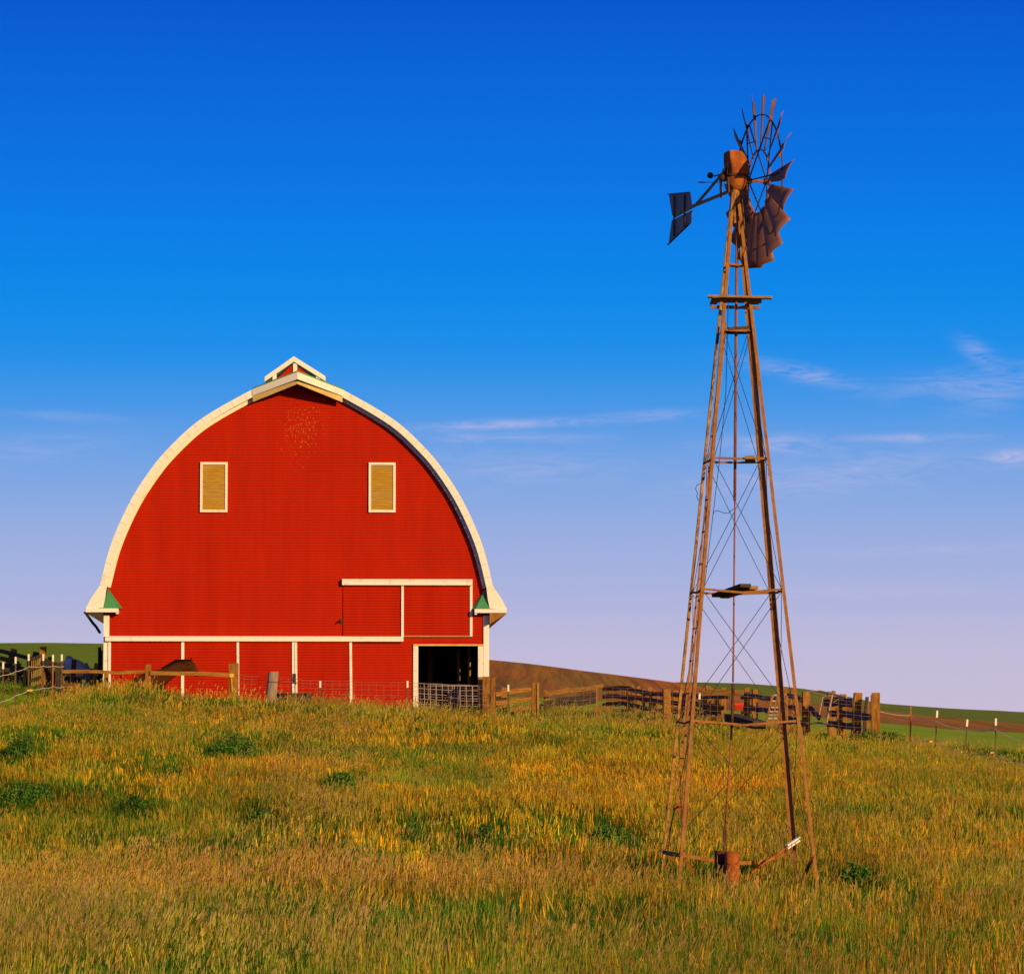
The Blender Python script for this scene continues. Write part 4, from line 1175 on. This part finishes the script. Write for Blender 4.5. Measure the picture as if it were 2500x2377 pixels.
for z_, w, d_, t_ in (((1245, 300), .10, 1.4, 0), ((1270, 305), .07, 1.0, 0), ((1300, 305), .09, 1.2, 0), ((1345, 310), .12, 1.6, 0), ((1385, 330), .10, .8, 0), ((1435, 318), .14, 1.2, 0), ((1470, 335), .10, .9, 0), ((1500, 355), .12, 1.3, 0), ((1640, 345), .16, 1.1, 0), ((1695, 345), .10, .8, 0), ((1730, 390), .14, .8, 0)):
    u, v = z5(*z_); square_post(cf, u, v, cY(u) + d_, w, 'timber', name='upright_board')
for z_, w, d_ in (((420, 308), .15, .9), ((442, 320), .13, .7), ((547, 322), .16, .5), ((735, 322), .18, .25), ((798, 338), .17, .25), ((1040, 322), .16, .25), ((1095, 328), .13, .9), ((1410, 355), .20, .6), ((1508, 378), .17, .4), ((1700, 400), .08, .3), ((1480, 470), .18, -.3), ((380, 385), .14, .6), ((400, 450), .12, .5), ((500, 400), .15, .6), ((1430, 345), .10, .8)):
    u, v = z6(*z_); square_post(cf, u, v, cY(u) + d_, w, 'timber')
u, v = z5(1570, 328); square_post(cf, u, v, 115.5, .22, 'timber'); u, v = z6(1210, 356); square_post(cf, u, v, cY(u) - .25, .22, 'timber')
u, v = z6(1628, 367); square_post(cf, u, v, cY(u) + .2, .26, 'timber', lean=.08)
u, v = z6(1700, 400); square_post(cf, u, v, cY(u) + .2, .09, 'shaded_timber', lean=.12)
# lit planks among them
for a, b_, Y0, Y1, h_ in ((z6(340, 368), z6(705, 362), 117.2, 116.6, .18), (z6(120, 490), z6(330, 500), 119, 118.4, .10), (z6(410, 515), z6(560, 480), 118, 117, .14), (z6(690, 525), z6(780, 522), 117, 116.6, .10), (z6(450, 575), z6(500, 565), 116.5, 116.3, .12)):
    p, q = P(*a, Y0), P(*b_, Y1); rail(cf, [p, p.lerp(q, .5) + Vector((0, 0, .015)), q], h_, .06)

# tapered slatted stand, red basket, bent tube frame
ss = thing('slatted_stand', 'pale tapering slatted stand leaning right behind the windmill leg', 'stand', tuple(gp(1893, 115)))
SY = 115.0
for (xl, xr_, y) in ((940, 1050, 383), (925, 1045, 430), (908, 1010, 483), (900, 1000, 515), (895, 1000, 540), (885, 1000, 570), (875, 1000, 598)):
    rail(ss, [P(*z6(xl, y), SY), P(*z6(xr_, y - 2), SY)], .045, .30, 'sky_tint_slat', 'shelf_slat')
for (a, b_) in (((945, 380), (880, 640)), ((985, 380), (930, 640)), ((1045, 380), (1000, 640)), ((1010, 430), (975, 640))):
    for yy_ in (-.14, .14):
        b = MB(); b.bar(P(*z6(*a), SY + yy_), P(*z6(*b_), SY + yy_), .06, .04, (0, 1, 0)); b.build('upright', M['timber'], ss)
rb = thing('red_basket', 'bright red ribbed plastic basket set among the corral rails', 'basket', tuple(gp(1803, 116)))
b = MB(); a = P(*z6(632, 448), 115.9); c = P(*z6(708, 500), 115.9)
def rr(k, z): return [(a.x + k, a.y - .13 + k, z), (c.x - k, a.y - .13 + k, z), (c.x - k, a.y + .13 - k, z), (a.x + k, a.y + .13 - k, z)]
b.loft([rr(.03, c.z), rr(.012, c.z + (a.z - c.z) * .8), rr(0, c.z + (a.z - c.z) * .82), rr(0, a.z), rr(.02, a.z), rr(.05, c.z + .02)])
b.build('basket_shell', M['red_plastic'], rb)
b = MB()
for k in range(7):
    x = a.x + .04 + k * (c.x - a.x - .08) / 6; b.box((x - .008, a.y - .142, c.z + .03), (x + .008, a.y - .118, a.z - .05))
b.build('rib', M['red_plastic'], rb)
tf = thing('tube_frame', 'bent galvanised tube frame leaning over the corral fence near its right end', 'frame', tuple(gp(2030, 114)))
for pts, r_ in (([((1235, 358), 114.6), ((1320, 350), 114.4), ((1535, 400), 113.6)], .03), ([((1245, 360), 115), ((1395, 400), 114.6), ((1535, 402), 113.6)], .022), ([((1420, 380), 113.9), ((1375, 610), 113.6)], .032),
                ([((1215, 612), 114.4), ((1310, 603), 114), ((1425, 622), 113.6)], .03), ([((1430, 440), 113.9), ((1500, 395), 113.8)], .014), ([((1345, 395), 114.2), ((1315, 540), 114)], .022)):
    b = MB(); b.tube([P(*z6(*q), Y) for q, Y in pts], r_, 8); b.build('tube', M['tube_metal'], tf)

# ------------------------------------------------------------------ horses
def horse(name, label, loc, heading, H, coat, mane, poll, muzzle, neckmid, tail_mat, low=False):
    root = thing(name, label, 'horse', loc)
    root.rotation_euler = (0, 0, heading)
    V = []; E = []; Rr = []

    def add(p, r, par=None):
        V.append(p); Rr.append(r)
        if par is not None: E.append((par, len(V) - 1))
        return len(V) - 1
    pel = add((-.62, 0, H - .22), (.27, .27)); bel = add((-.15, 0, H - .30), (.29, .30), pel); che = add((.28, 0, H - .26), (.27, .30), bel); sh = add((.50, 0, H - .14), (.20, .25), che)
    n1 = add(neckmid, (.11, .20), sh); po_ = add(poll, (.075, .10), n1)
    m1 = Vector(poll).lerp(Vector(muzzle), .35); m2 = Vector(poll).lerp(Vector(muzzle), .75)
    h1 = add(tuple(m1 + Vector((.0, 0, 0))), (.10, .15), po_); h2 = add(tuple(m2), (.065, .085), h1); add(muzzle, (.065, .075), h2)
    for s in (-1, 1):
        add(tuple(Vector(poll) + Vector((.0, s * .075, .20))), (.016, .016), add(tuple(Vector(poll) + Vector((.01, s * .06, .11))), (.035, .03), po_))
        a = add((.36, s * .15, H - .52), (.11, .12), che); a = add((.38, s * .15, H * .40), (.06, .065), a); a = add((.38, s * .15, .16), (.038, .042), a); add((.41, s * .15, .03), (.055, .05), a)
        a = add((-.66, s * .15, H - .48), (.14, .18), pel); a = add((-.55, s * .16, H - .68), (.10, .11), a); a = add((-.78, s * .15, H * .36), (.06, .065), a); a = add((-.74, s * .15, .16), (.042, .045), a); add((-.70, s * .15, .03), (.055, .05), a)
    me = bpy.data.meshes.new('horse_body'); me.from_pydata(V, E, [])
    o = bpy.data.objects.new('body', me); C.objects.link(o); o.parent = root; me.materials.append(coat)
    sk = o.modifiers.new('skin', 'SKIN'); sk.use_smooth_shade = True
    for i, r in enumerate(Rr): me.skin_vertices[0].data[i].radius = r
    me.skin_vertices[0].data[0].use_root = True
    ss_ = o.modifiers.new('sub', 'SUBSURF'); ss_.levels = 2; ss_.render_levels = 2
    # mane
    m_ = MB(); A = Vector(poll) + Vector((.0, 0, .13)); B = Vector(neckmid) + Vector((-.06, 0, .24)); D_ = Vector((.42, 0, H + .10))
    for k in range(60):
        t = k / 59; p = (A.lerp(B, t * 2) if t < .5 else B.lerp(D_, t * 2 - 1)); s = random.choice((-1, 1, -1))
        q = p + Vector((random.uniform(-.05, .02), s * random.uniform(.05, .10), -random.uniform(.12, .22)))
        m_.loft([[p + Vector((-.02, 0, .015)), p + Vector((.02, 0, .015)), p + Vector((.0, s * .03, 0))], [q + Vector((-.01, 0, 0)), q + Vector((.01, 0, 0)), q + Vector((0, s * .01, 0))]])
    for v in m_.bm.verts: v.co = v.co
    off = Vector(loc)
    mo = m_.build('mane', mane); mo.parent = root
    m_ = MB()
    for k in range(26):
        s = random.uniform(-.05, .05); p = Vector((-.84, s * .5, H - .12)); m_.tube([p, p + Vector((-.10, s, -.15)), p + Vector((-.12 + random.uniform(-.03, .03), s * 1.6, -.5)), p + Vector((-.10, s * 1.8, -.85 + random.uniform(-.1, .1)))], .02, 5, .006)
    to = m_.build('tail', tail_mat); to.parent = root
    m_ = MB()
    for s in (-1, 1): m_.ball(tuple(m1 + Vector((.045, s * .098, .045))), .017, 8)
    eo = m_.build('eye', M['dark_iron']); eo.parent = root
    return root


M['bay'] = mat('bay_coat', (.040, .012, .004), (.085, .026, .007), rough=.75, scale=3, spec=.06)
M['bay_hair'] = mat('black_mane', (.010, .007, .006), (.022, .014, .010), rough=.8, scale=8, spec=.05)
M['grey_coat'] = mat('grey_coat', (.66, .54, .42), (.54, .44, .35), rough=.7, scale=3)
M['grey_hair'] = mat('grey_mane', (.30, .29, .30), rough=.7)
hy = 119.0; hp = gp(385, hy); wth = P(398, 1638, hy).z
HH = wth - hp.z
hx = P(398, 1638, hy).x - .45
horse('horse', 'dark bay horse facing right behind the rail fence before the red doors', (hx, hy, hp.z), 0, HH, M['bay'], M['bay_hair'],
      (1.33, 0, P(468, 1616, hy).z - hp.z - .05), (1.53, 0, P(485, 1652, hy).z - hp.z), (.92, 0, HH + .12), M['bay_hair'])
gp_ = gp(168, 123.6); Hg = P(168, 1612, 123.6).z - gp_.z
horse('horse', 'pale grey horse seen from behind in the shade left of the barn', (P(175, 1650, 123.6).x + .1, 124.1, gp_.z), math.radians(118), Hg + .03, M['grey_coat'], M['grey_hair'],
      (1.15, 0, Hg - .2), (1.45, 0, Hg - .62), (.85, 0, Hg - .05), M['grey_hair'])

# ------------------------------------------------------------------ grass
def grass_material(name, rough=.7):
    m = bpy.data.materials.new(name); m.use_nodes = True; nt = m.node_tree; b = nt.nodes['Principled BSDF']
    N = nt.nodes.new; L = nt.links.new
    a = N('ShaderNodeAttribute'); a.attribute_name = 'bc'; a.attribute_type = 'GEOMETRY'
    t = N('ShaderNodeAttribute'); t.attribute_name = 'tint'; t.attribute_type = 'INSTANCER'
    mx = N('ShaderNodeMix'); mx.data_type = 'RGBA'; mx.blend_type = 'MULTIPLY'; mx.inputs['Factor'].default_value = 1
    L(a.outputs['Color'], mx.inputs[6]); L(t.outputs['Color'], mx.inputs[7])
    b.inputs['Roughness'].default_value = rough; b.inputs['Specular IOR Level'].default_value = .2
    L(mx.outputs[2], b.inputs['Base Color'])
    tr = N('ShaderNodeBsdfTranslucent'); L(mx.outputs[2], tr.inputs['Color'])
    ms = N('ShaderNodeMixShader'); ms.inputs[0].default_value = .18; L(b.outputs[0], ms.inputs[1]); L(tr.outputs[0], ms.inputs[2])
    L(ms.outputs[0], nt.nodes['Material Output'].inputs[0])
    return m


mat_grass = grass_material('meadow_grass')


class Tuft:
    def __init__(s): s.v = []; s.f = []; s.c = []

    def strip(s, pts, ws, side, col):
        b = len(s.v)
        for p, w in zip(pts, ws):
            s.v.append(tuple(p - side * w / 2)); s.v.append(tuple(p + side * w / 2)); s.c += [col, col]
        for i in range(len(pts) - 1): s.f.append((b + 2 * i, b + 2 * i + 1, b + 2 * i + 3, b + 2 * i + 2))

    def blade(s, base, h, w, lean, az, col, curve=.5):
        d = Vector((math.cos(az), math.sin(az), 0)); sd = Vector((-math.sin(az + R_(-.9, .9)), math.cos(az + R_(-.9, .9)), 0))
        pts = [base + Vector((0, 0, h * t)) * (1 - .25 * lean * t) + d * (h * lean * (t ** (1 + curve))) for t in (0, .35, .7, 1)]
        s.strip(pts, (w, w * .9, w * .65, w * .12), sd, col)

    def head(s, p, d, ln, w, col):
        a = d.cross(Vector((1, 0, .2))).normalized(); b = d.cross(a)
        for sd in (a, b):
            s.strip([p, p + d * ln * .25, p + d * ln * .75, p + d * ln], (w * .5, w, w * .8, w * .15), sd, col)

    def mesh(s, name, m):
        me = bpy.data.meshes.new(name); me.from_pydata(s.v, [], s.f); me.materials.append(m)
        ca = me.color_attributes.new('bc', 'FLOAT_COLOR', 'POINT')
        ca.data.foreach_set('color', np.array([(*c, 1) for c in s.c], 'f').ravel())
        return me


R_ = random.uniform
def jit(c, k=.25):
    f = 1 + R_(-k, k); return (c[0] * f * (1 + R_(-.12, .12)), c[1] * f, c[2] * f * (1 + R_(-.2, .2)))


GREEN = (.085, .23, .006); YGREEN = (.18, .30, .006); DGREEN = (.022, .095, .006); TAN = (.40, .27, .075); PINK = (.36, .20, .10); GOLD = (.66, .42, .012); RUSTY = (.32, .14, .010); STRAW = (.38, .32, .03)


def tuft(kind):
    t = Tuft(); r = .22
    def base(rr=r):
        a = R_(0, 6.283); q = rr * math.sqrt(R_(0, 1)); return Vector((q * math.cos(a), q * math.sin(a), -.03))
    if kind == 'green':
        for _ in range(34): t.blade(base(), R_(.16, .44), R_(.006, .011), R_(.1, .55), R_(0, 6.283), jit(random.choice((GREEN, GREEN, YGREEN, DGREEN, DGREEN, YGREEN))))
        for _ in range(3): t.blade(base(), R_(.4, .6), .005, R_(.05, .2), R_(0, 6.283), jit(STRAW))
    elif kind == 'seed':
        for _ in range(30): t.blade(base(), R_(.14, .36), R_(.006, .010), R_(.1, .5), R_(0, 6.283), jit(random.choice((GREEN, DGREEN, GREEN, DGREEN, YGREEN))))
        for _ in range(6):
            b = base(); h = R_(.42, .74); ln = R_(.02, .18); az = R_(-.8, .8); col = jit(random.choice((TAN, TAN, PINK, STRAW)), .25)
            t.blade(b, h, .0055, ln, az, jit(random.choice((YGREEN, STRAW, RUSTY))), .3)
            tp_ = b + Vector((0, 0, h * (1 - .25 * ln))) + Vector((math.cos(az), math.sin(az), 0)) * h * ln
            d = (Vector((math.cos(az), math.sin(az), 0)) * ln * 1.8 + Vector((0, 0, 1))).normalized()
            t.head(tp_ - d * .02, d, R_(.06, .12), R_(.011, .017), col)
    elif kind == 'gold':
        for _ in range(22): t.blade(base(), R_(.12, .32), R_(.006, .010), R_(.1, .5), R_(0, 6.283), jit(random.choice((GREEN, DGREEN, YGREEN, RUSTY))))
        for _ in range(8):
            b = base(); h = R_(.28, .58); ln = R_(.0, .12); az = R_(0, 6.28); t.blade(b, h, .006, ln, az, jit(random.choice((GOLD, RUSTY))), .3)
            p = b + Vector((0, 0, h * .55)); t.head(p, Vector((R_(-.15, .15), R_(-.15, .15), 1)).normalized(), h * R_(.25, .5), R_(.010, .022), jit(random.choice((GOLD, GOLD, RUSTY)), .25))
    elif kind == 'rusty':
        for _ in range(22): t.blade(base(), R_(.14, .34), R_(.006, .010), R_(.1, .5), R_(0, 6.283), jit(random.choice((GREEN, YGREEN, DGREEN))))
        for _ in range(8):
            b = base(); h = R_(.3, .62); az = R_(0, 6.28); t.blade(b, h, .006, R_(0, .15), az, jit(RUSTY), .3)
            p = b + Vector((0, 0, h * .5)); t.head(p, Vector((R_(-.15, .15), R_(-.15, .15), 1)).normalized(), h * .5, R_(.010, .017), jit(random.choice((RUSTY, RUSTY, GOLD)), .25))
    elif kind == 'lush':
        for _ in range(52): t.blade(base(.26), R_(.14, .42), R_(.010, .020), R_(.2, .9), R_(0, 6.283), jit(random.choice((GREEN, DGREEN, DGREEN))))
    elif kind == 'short':
        for _ in range(40): t.blade(base(.26), R_(.06, .16), R_(.007, .012), R_(.2, .7), R_(0, 6.283), jit(random.choice((GREEN, YGREEN, YGREEN))))
    elif kind == 'yellow_green':
        for _ in range(34): t.blade(base(), R_(.18, .48), R_(.006, .010), R_(.05, .3), R_(0, 6.283), jit(random.choice((YGREEN, YGREEN, GREEN, GREEN, DGREEN, DGREEN))))
        for _ in range(4):
            b = base(); h = R_(.42, .68); t.blade(b, h, .005, .05, 0, jit(STRAW)); t.head(b + Vector((.02, 0, h * .8)), Vector((.1, 0, 1)).normalized(), .12, .012, jit(STRAW))
    return t


KINDS = ['gold', 'green', 'lush', 'rusty', 'seed', 'short', 'yellow_green']
NV = 5
src = bpy.data.collections.new('tuft_source')          # not linked: only the scatter reads it
for ki, k in enumerate(KINDS):
    for j in range(NV):
        o = bpy.data.objects.new('tuft_%02d' % (ki * NV + j), tuft(k).mesh('tuft_' + k, mat_grass)); src.objects.link(o)

def dist_at(u, v):
    ys_ = np.linspace(26, 111, 800); zz_ = ground_z((u - 1250) / F * ys_, ys_); vv = HORIZON - (zz_ - EYE) / ys_ * F
    return float(ys_[np.argmin(np.abs(vv - v))])
D_ = 2500 / 1973
CLUMPS = ((452, 1462, 95, .42, 420, 'dark green weed clump below the leftmost lower barn door'), (655, 1528, 70, .34, 300, 'dark weed clump below the round post, mid meadow'), (45, 1472, 70, .5, 360, 'tall dark weed clump at the left edge below the tape fence'),
                                 (60, 1555, 120, .36, 420, 'wide dark weed patch low at the left edge of the meadow'), (1178, 1632, 120, .26, 420, 'long low dark weed patch left of the windmill foot'), (938, 1640, 45, .32, 240, 'small round weed clump midway between barn door and windmill foot'),
                                 (1645, 1722, 75, .30, 320, 'dark weed clump just right of the windmill foot'), (265, 1570, 45, .28, 200, 'small weed clump among tan grass in the left meadow'), (1385, 1408, 40, .25, 160, 'little weed clump beside the left windmill legs near the yard fence'),
                                 (505, 1592, 55, .26, 220, 'low weed clump in the orange grass left of centre'), (790, 1622, 60, .22, 220, 'faint low weed patch below the barn doorway in mid meadow'))


pts = []
def strip_points(y0, y1, dens, margin):
    A = []; dy = 1.0; y = y0
    while y < y1:
        hw_ = .137 * (y + .5) + margin; n_ = int(2 * hw_ * dy * dens)
        A.append(np.stack([rng.uniform(-hw_, hw_, n_), rng.uniform(y, y + dy, n_)], 1)); y += dy
    return np.concatenate(A)
PT = np.concatenate([strip_points(24, 40, 66, 5), strip_points(40, 60, 56, 5.5), strip_points(60, 85, 34, 6), strip_points(85, 113.5, 26, 7), strip_points(113.5, 127, 17, 7)])
X, Y = PT[:, 0], PT[:, 1]
U = 1250 + F * X / Y
keep = ~((Y > BY - .12) & (X > cxb - WALL_HALF - .1) & (X < cxb + WALL_HALF + .1))
keep &= ~((Y > 118.6) & (X > cxb - WALL_HALF - .1) & (X < -1))
PT = PT[keep]; X, Y, U = X[keep], Y[keep], U[keep]
n_ = len(X)
n1 = vnoise(X, Y * .55, 5.5, 21); n2 = vnoise(X, Y * .6, 2.1, 22); n3 = vnoise(X, Y, .8, 23); n4 = vnoise(X, Y * .5, 9, 24); n5 = vnoise(X, Y * .6, 3.2, 25)
rr = rng.random(n_)
goldness = np.exp(-((Y - 80) / 19.0) ** 2) * (.55 + .9 * n4) * np.where(U > 300, 1, .5) * (.45 + 1.0 * n2)
goldness *= (.4 + .6 * sstep(350, 950, U)) * (1 - .6 * sstep(1850, 2080, U) * sstep(58, 68, Y))
goldness = np.clip(goldness, 0, 1) * sstep(.22, .5, n1 + .25 * n2)
w = {k: np.zeros(n_) for k in KINDS}
nearness = sstep(62, 44, Y) if False else 1 - sstep(42, 66, Y)
crest_ = sstep(94, 108, Y)
w['gold'] = 1.15 * goldness
w['rusty'] = .6 * goldness * (.3 + n5) + .14 * nearness * (n5 > .5) + .05
w['seed'] = .50 * nearness * (.2 + n2) + .30 * crest_ * (.2 + n1) + .10 + .9 * (n4 > .62) * (Y < 100) * (U < 900)
w['green'] = .65 + .7 * (1 - goldness) * n5
w['yellow_green'] = .40 + .7 * n1 * (1 - nearness * .5) + 1.5 * sstep(1500, 2100, U) * sstep(45, 65, Y) * n5
w['lush'] = 6.0 * sstep(.54, .66, n2 * .6 + n1 * .4) + .12
w['short'] = np.where((Y > 113) & (U < 135), 40.0, 0)
def patch(x, y, rx, ry): return np.exp(-((X - x) / rx) ** 2 - ((Y - y) / ry) ** 2)
lushp = 1.2 * patch(-.6, 41.5, 1.6, 2.6) + 1.0 * patch(1.2, 43, 1.2, 2.4) + .8 * patch(3.6, 40, 1.1, 2.2) + .6 * patch(-3.6, 44, 1.0, 3.0) + .8 * patch(-6.5, 62, 1.2, 4) + .7 * patch(-2.2, 47, .9, 2) + .7 * patch(-5.2, 92, 2.2, 5) + .6 * patch(4.2, 47.5, 1.0, 2) + .5 * patch(7.5, 74, 2.0, 7) + .5 * patch(-.6, 98, 3, 5) + .6 * patch(5.0, 33.5, 1, 1.5)
weedp = np.zeros(n_); front = np.zeros(n_)
for (cx_, cy_, w_, h_, n__, lab) in CLUMPS:
    yc = dist_at(cx_ * D_, cy_ * D_); xc = (cx_ * D_ - 1250) / F * yc; rw = max(.35, w_ * D_ / F * yc * .62)
    weedp = np.maximum(weedp, np.exp(-((X - xc) / rw) ** 2 - ((Y - yc) / (1.2 + .02 * yc)) ** 2))
    front = np.maximum(front, np.exp(-((X - xc) / rw) ** 4 - ((Y - yc + 2.2) / 3.0) ** 4))
w['lush'] += 7.0 * weedp
w['lush'] += 5.0 * lushp * (.25 + 1.1 * n3)
w['seed'] += .8 * (patch(-.5, 48.5, 3.2, 2.4) + patch(-7.5, 92, 3.0, 7)) * (.3 + n3)
w['green'] += .8 * nearness
w['seed'] *= 1 - .75 * np.clip(lushp, 0, 1)
W = np.stack([w[k] for k in KINDS], 1); W = np.maximum(W, 0); W /= W.sum(1, keepdims=True)
cum = W.cumsum(1); kind = (rr[:, None] > cum).sum(1).clip(0, len(KINDS) - 1)
idx = (kind * NV + rng.integers(0, NV, n_)).astype('i')
Z = ground_z(X, Y)
sc_ = rng.uniform(.6, 1.05, n_) * (.75 + .4 * n1)
sc_ *= np.where(Y > 113.5, .75, 1.0) * (1 - .15 * sstep(60, 90, Y) + .22 * sstep(97, 109, Y))
sc_ *= 1 - .4 * front
sc_ *= 1 - .6 * np.exp(-((X - wx) / 1.5) ** 4 - ((Y - 51.5) / 2.6) ** 4)
wd = np.interp(Y, [30, 60, 110], [.74, 1.02, 1.5])
scl = np.stack([sc_ * wd, sc_ * wd, sc_], 1)
rot = np.stack([rng.normal(0, .10, n_), rng.normal(.05, .10, n_), rng.uniform(-.7, .7, n_) + 3.14159 * rng.integers(0, 2, n_) * 0], 1)
bent = vnoise(X, Y * .7, 1.6, 31) > .68
rot[bent, 1] += rng.normal(.28, .10, int(bent.sum()))
rot[kind != KINDS.index('seed'), 2] = rng.uniform(0, 6.283, (kind != KINDS.index('seed')).sum())
br = .72 + .9 * n3 * (.55 + .7 * n2)
tint = np.stack([br * (.85 + .36 * n5), br * (.92 + .16 * n2), br * (.8 + .4 * n4)], 1)
me = bpy.data.meshes.new('grass'); me.vertices.add(n_); me.vertices.foreach_set('co', np.stack([X, Y, Z], 1).astype('f').ravel())
for nm, ty, arr, key in (('kind', 'INT', idx, 'value'), ('rot', 'FLOAT_VECTOR', rot.astype('f'), 'vector'), ('scl', 'FLOAT_VECTOR', scl.astype('f'), 'vector'), ('tint', 'FLOAT_VECTOR', tint.astype('f'), 'vector')):
    at = me.attributes.new(nm, ty, 'POINT'); at.data.foreach_set(key, arr.ravel())
grass = bpy.data.objects.new('grass', me); C.objects.link(grass); me.materials.append(mat_grass)
tag(grass, 'tall meadow grass with tan seed heads and golden dry stems', 'grass', kind='stuff')
ng = bpy.data.node_groups.new('grass_scatter', 'GeometryNodeTree')
ng.interface.new_socket('Geometry', in_out='INPUT', socket_type='NodeSocketGeometry'); ng.interface.new_socket('Geometry', in_out='OUTPUT', socket_type='NodeSocketGeometry')
N = ng.nodes.new; L = ng.links.new
gi = N('NodeGroupInput'); go_ = N('NodeGroupOutput'); ip = N('GeometryNodeInstanceOnPoints'); ci = N('GeometryNodeCollectionInfo')
ci.inputs['Collection'].default_value = src; ci.inputs['Separate Children'].default_value = True; ci.inputs['Reset Children'].default_value = True
ip.inputs['Pick Instance'].default_value = True
L(gi.outputs[0], ip.inputs['Points']); L(ci.outputs[0], ip.inputs['Instance'])
for nm, ty, sk in (('kind', 'INT', 'Instance Index'), ('rot', 'FLOAT_VECTOR', 'Rotation'), ('scl', 'FLOAT_VECTOR', 'Scale')):
    a = N('GeometryNodeInputNamedAttribute'); a.data_type = ty; a.inputs['Name'].default_value = nm
    L([o for o in a.outputs if o.enabled][0], ip.inputs[sk])
L(ip.outputs[0], go_.inputs[0])
gm_ = grass.modifiers.new('scatter', 'NODES'); gm_.node_group = ng

# dark weed clumps and the shrubs by the yard corner
M['weed'] = mat('weed_leaf', (.040, .13, .008), (.080, .22, .012), rough=.7, scale=3)
M['weed_stem'] = mat('weed_stem', (.06, .07, .015), rough=.8)
def clump(u, v, Y, wpx, hgt, nleaf, label, name='weed_clump', cat='plant', group='dark weed clumps in the meadow'):
    hgt *= 1.4 if name == 'weed_clump' else 1.2; nleaf = int(nleaf * 3.6)
    g_ = gp(u, Y); rx = wpx / F * Y / 2; ry = min(rx, .9)
    root = thing(name, label, cat, tuple(g_), group)
    b = MB()
    for _ in range(nleaf):
        a = R_(0, 6.283); q = math.sqrt(R_(0, 1)); x = q * math.cos(a); y = q * math.sin(a); top_ = math.sqrt(max(0, 1 - q * q)) * (.65 + .5 * float(vnoise(x * 3 + u, y * 3, 1, 9)))
        px, py = g_.x + x * rx, g_.y + y * ry
        p = Vector((px, py, gz(px, py) + hgt * top_ * (R_(0, 1) ** .5)))
        l = R_(.03, .075); d = Vector((R_(-1, 1), R_(-1, 1), R_(-.2, 1))).normalized(); s = d.cross(Vector((R_(-1, 1), R_(-1, 1), R_(-1, 1)))).normalized() * l * .33
        b.face([p, p + d * l * .5 + s, p + d * l, p + d * l * .5 - s])
    b.build('foliage', M['weed'], root)
    b = MB()
    for _ in range(14):
        a = R_(0, 6.283); q = R_(0, .7); px, py = g_.x + q * rx * math.cos(a), g_.y + q * ry * math.sin(a); z_ = gz(px, py)
        b.tube([(px, py, z_ - .05), (px + R_(-.05, .05), py, z_ + hgt * .9)], .008, 4)
    b.build('stem', M['weed_stem'], root)
    return root


def y_of(v):
    Yq = np.linspace(26, 111, 400)
    return Yq
for (x, y, w_, h_, n__, lab) in CLUMPS:
    u, v = x * D_, y * D_; clump(u, v, dist_at(u, v), w_ * D_, h_, n__, lab)
clump(z7(620, 0)[0], 0, 110.6, 150, .62, 1500, 'dense dark green shrub at the foot of the thick end post', 'shrub', 'shrub', 'shrubs along the yard fence')
clump(z6(1330, 0)[0], 0, 111.4, 70, .42, 700, 'low dark shrub under the bent tube frame', 'shrub', 'shrub', 'shrubs along the yard fence')
clump(z7(330, 0)[0], 0, 111.2, 70, .36, 500, 'small shrub between the tube frame and the thick end post', 'shrub', 'shrub', 'shrubs along the yard fence')
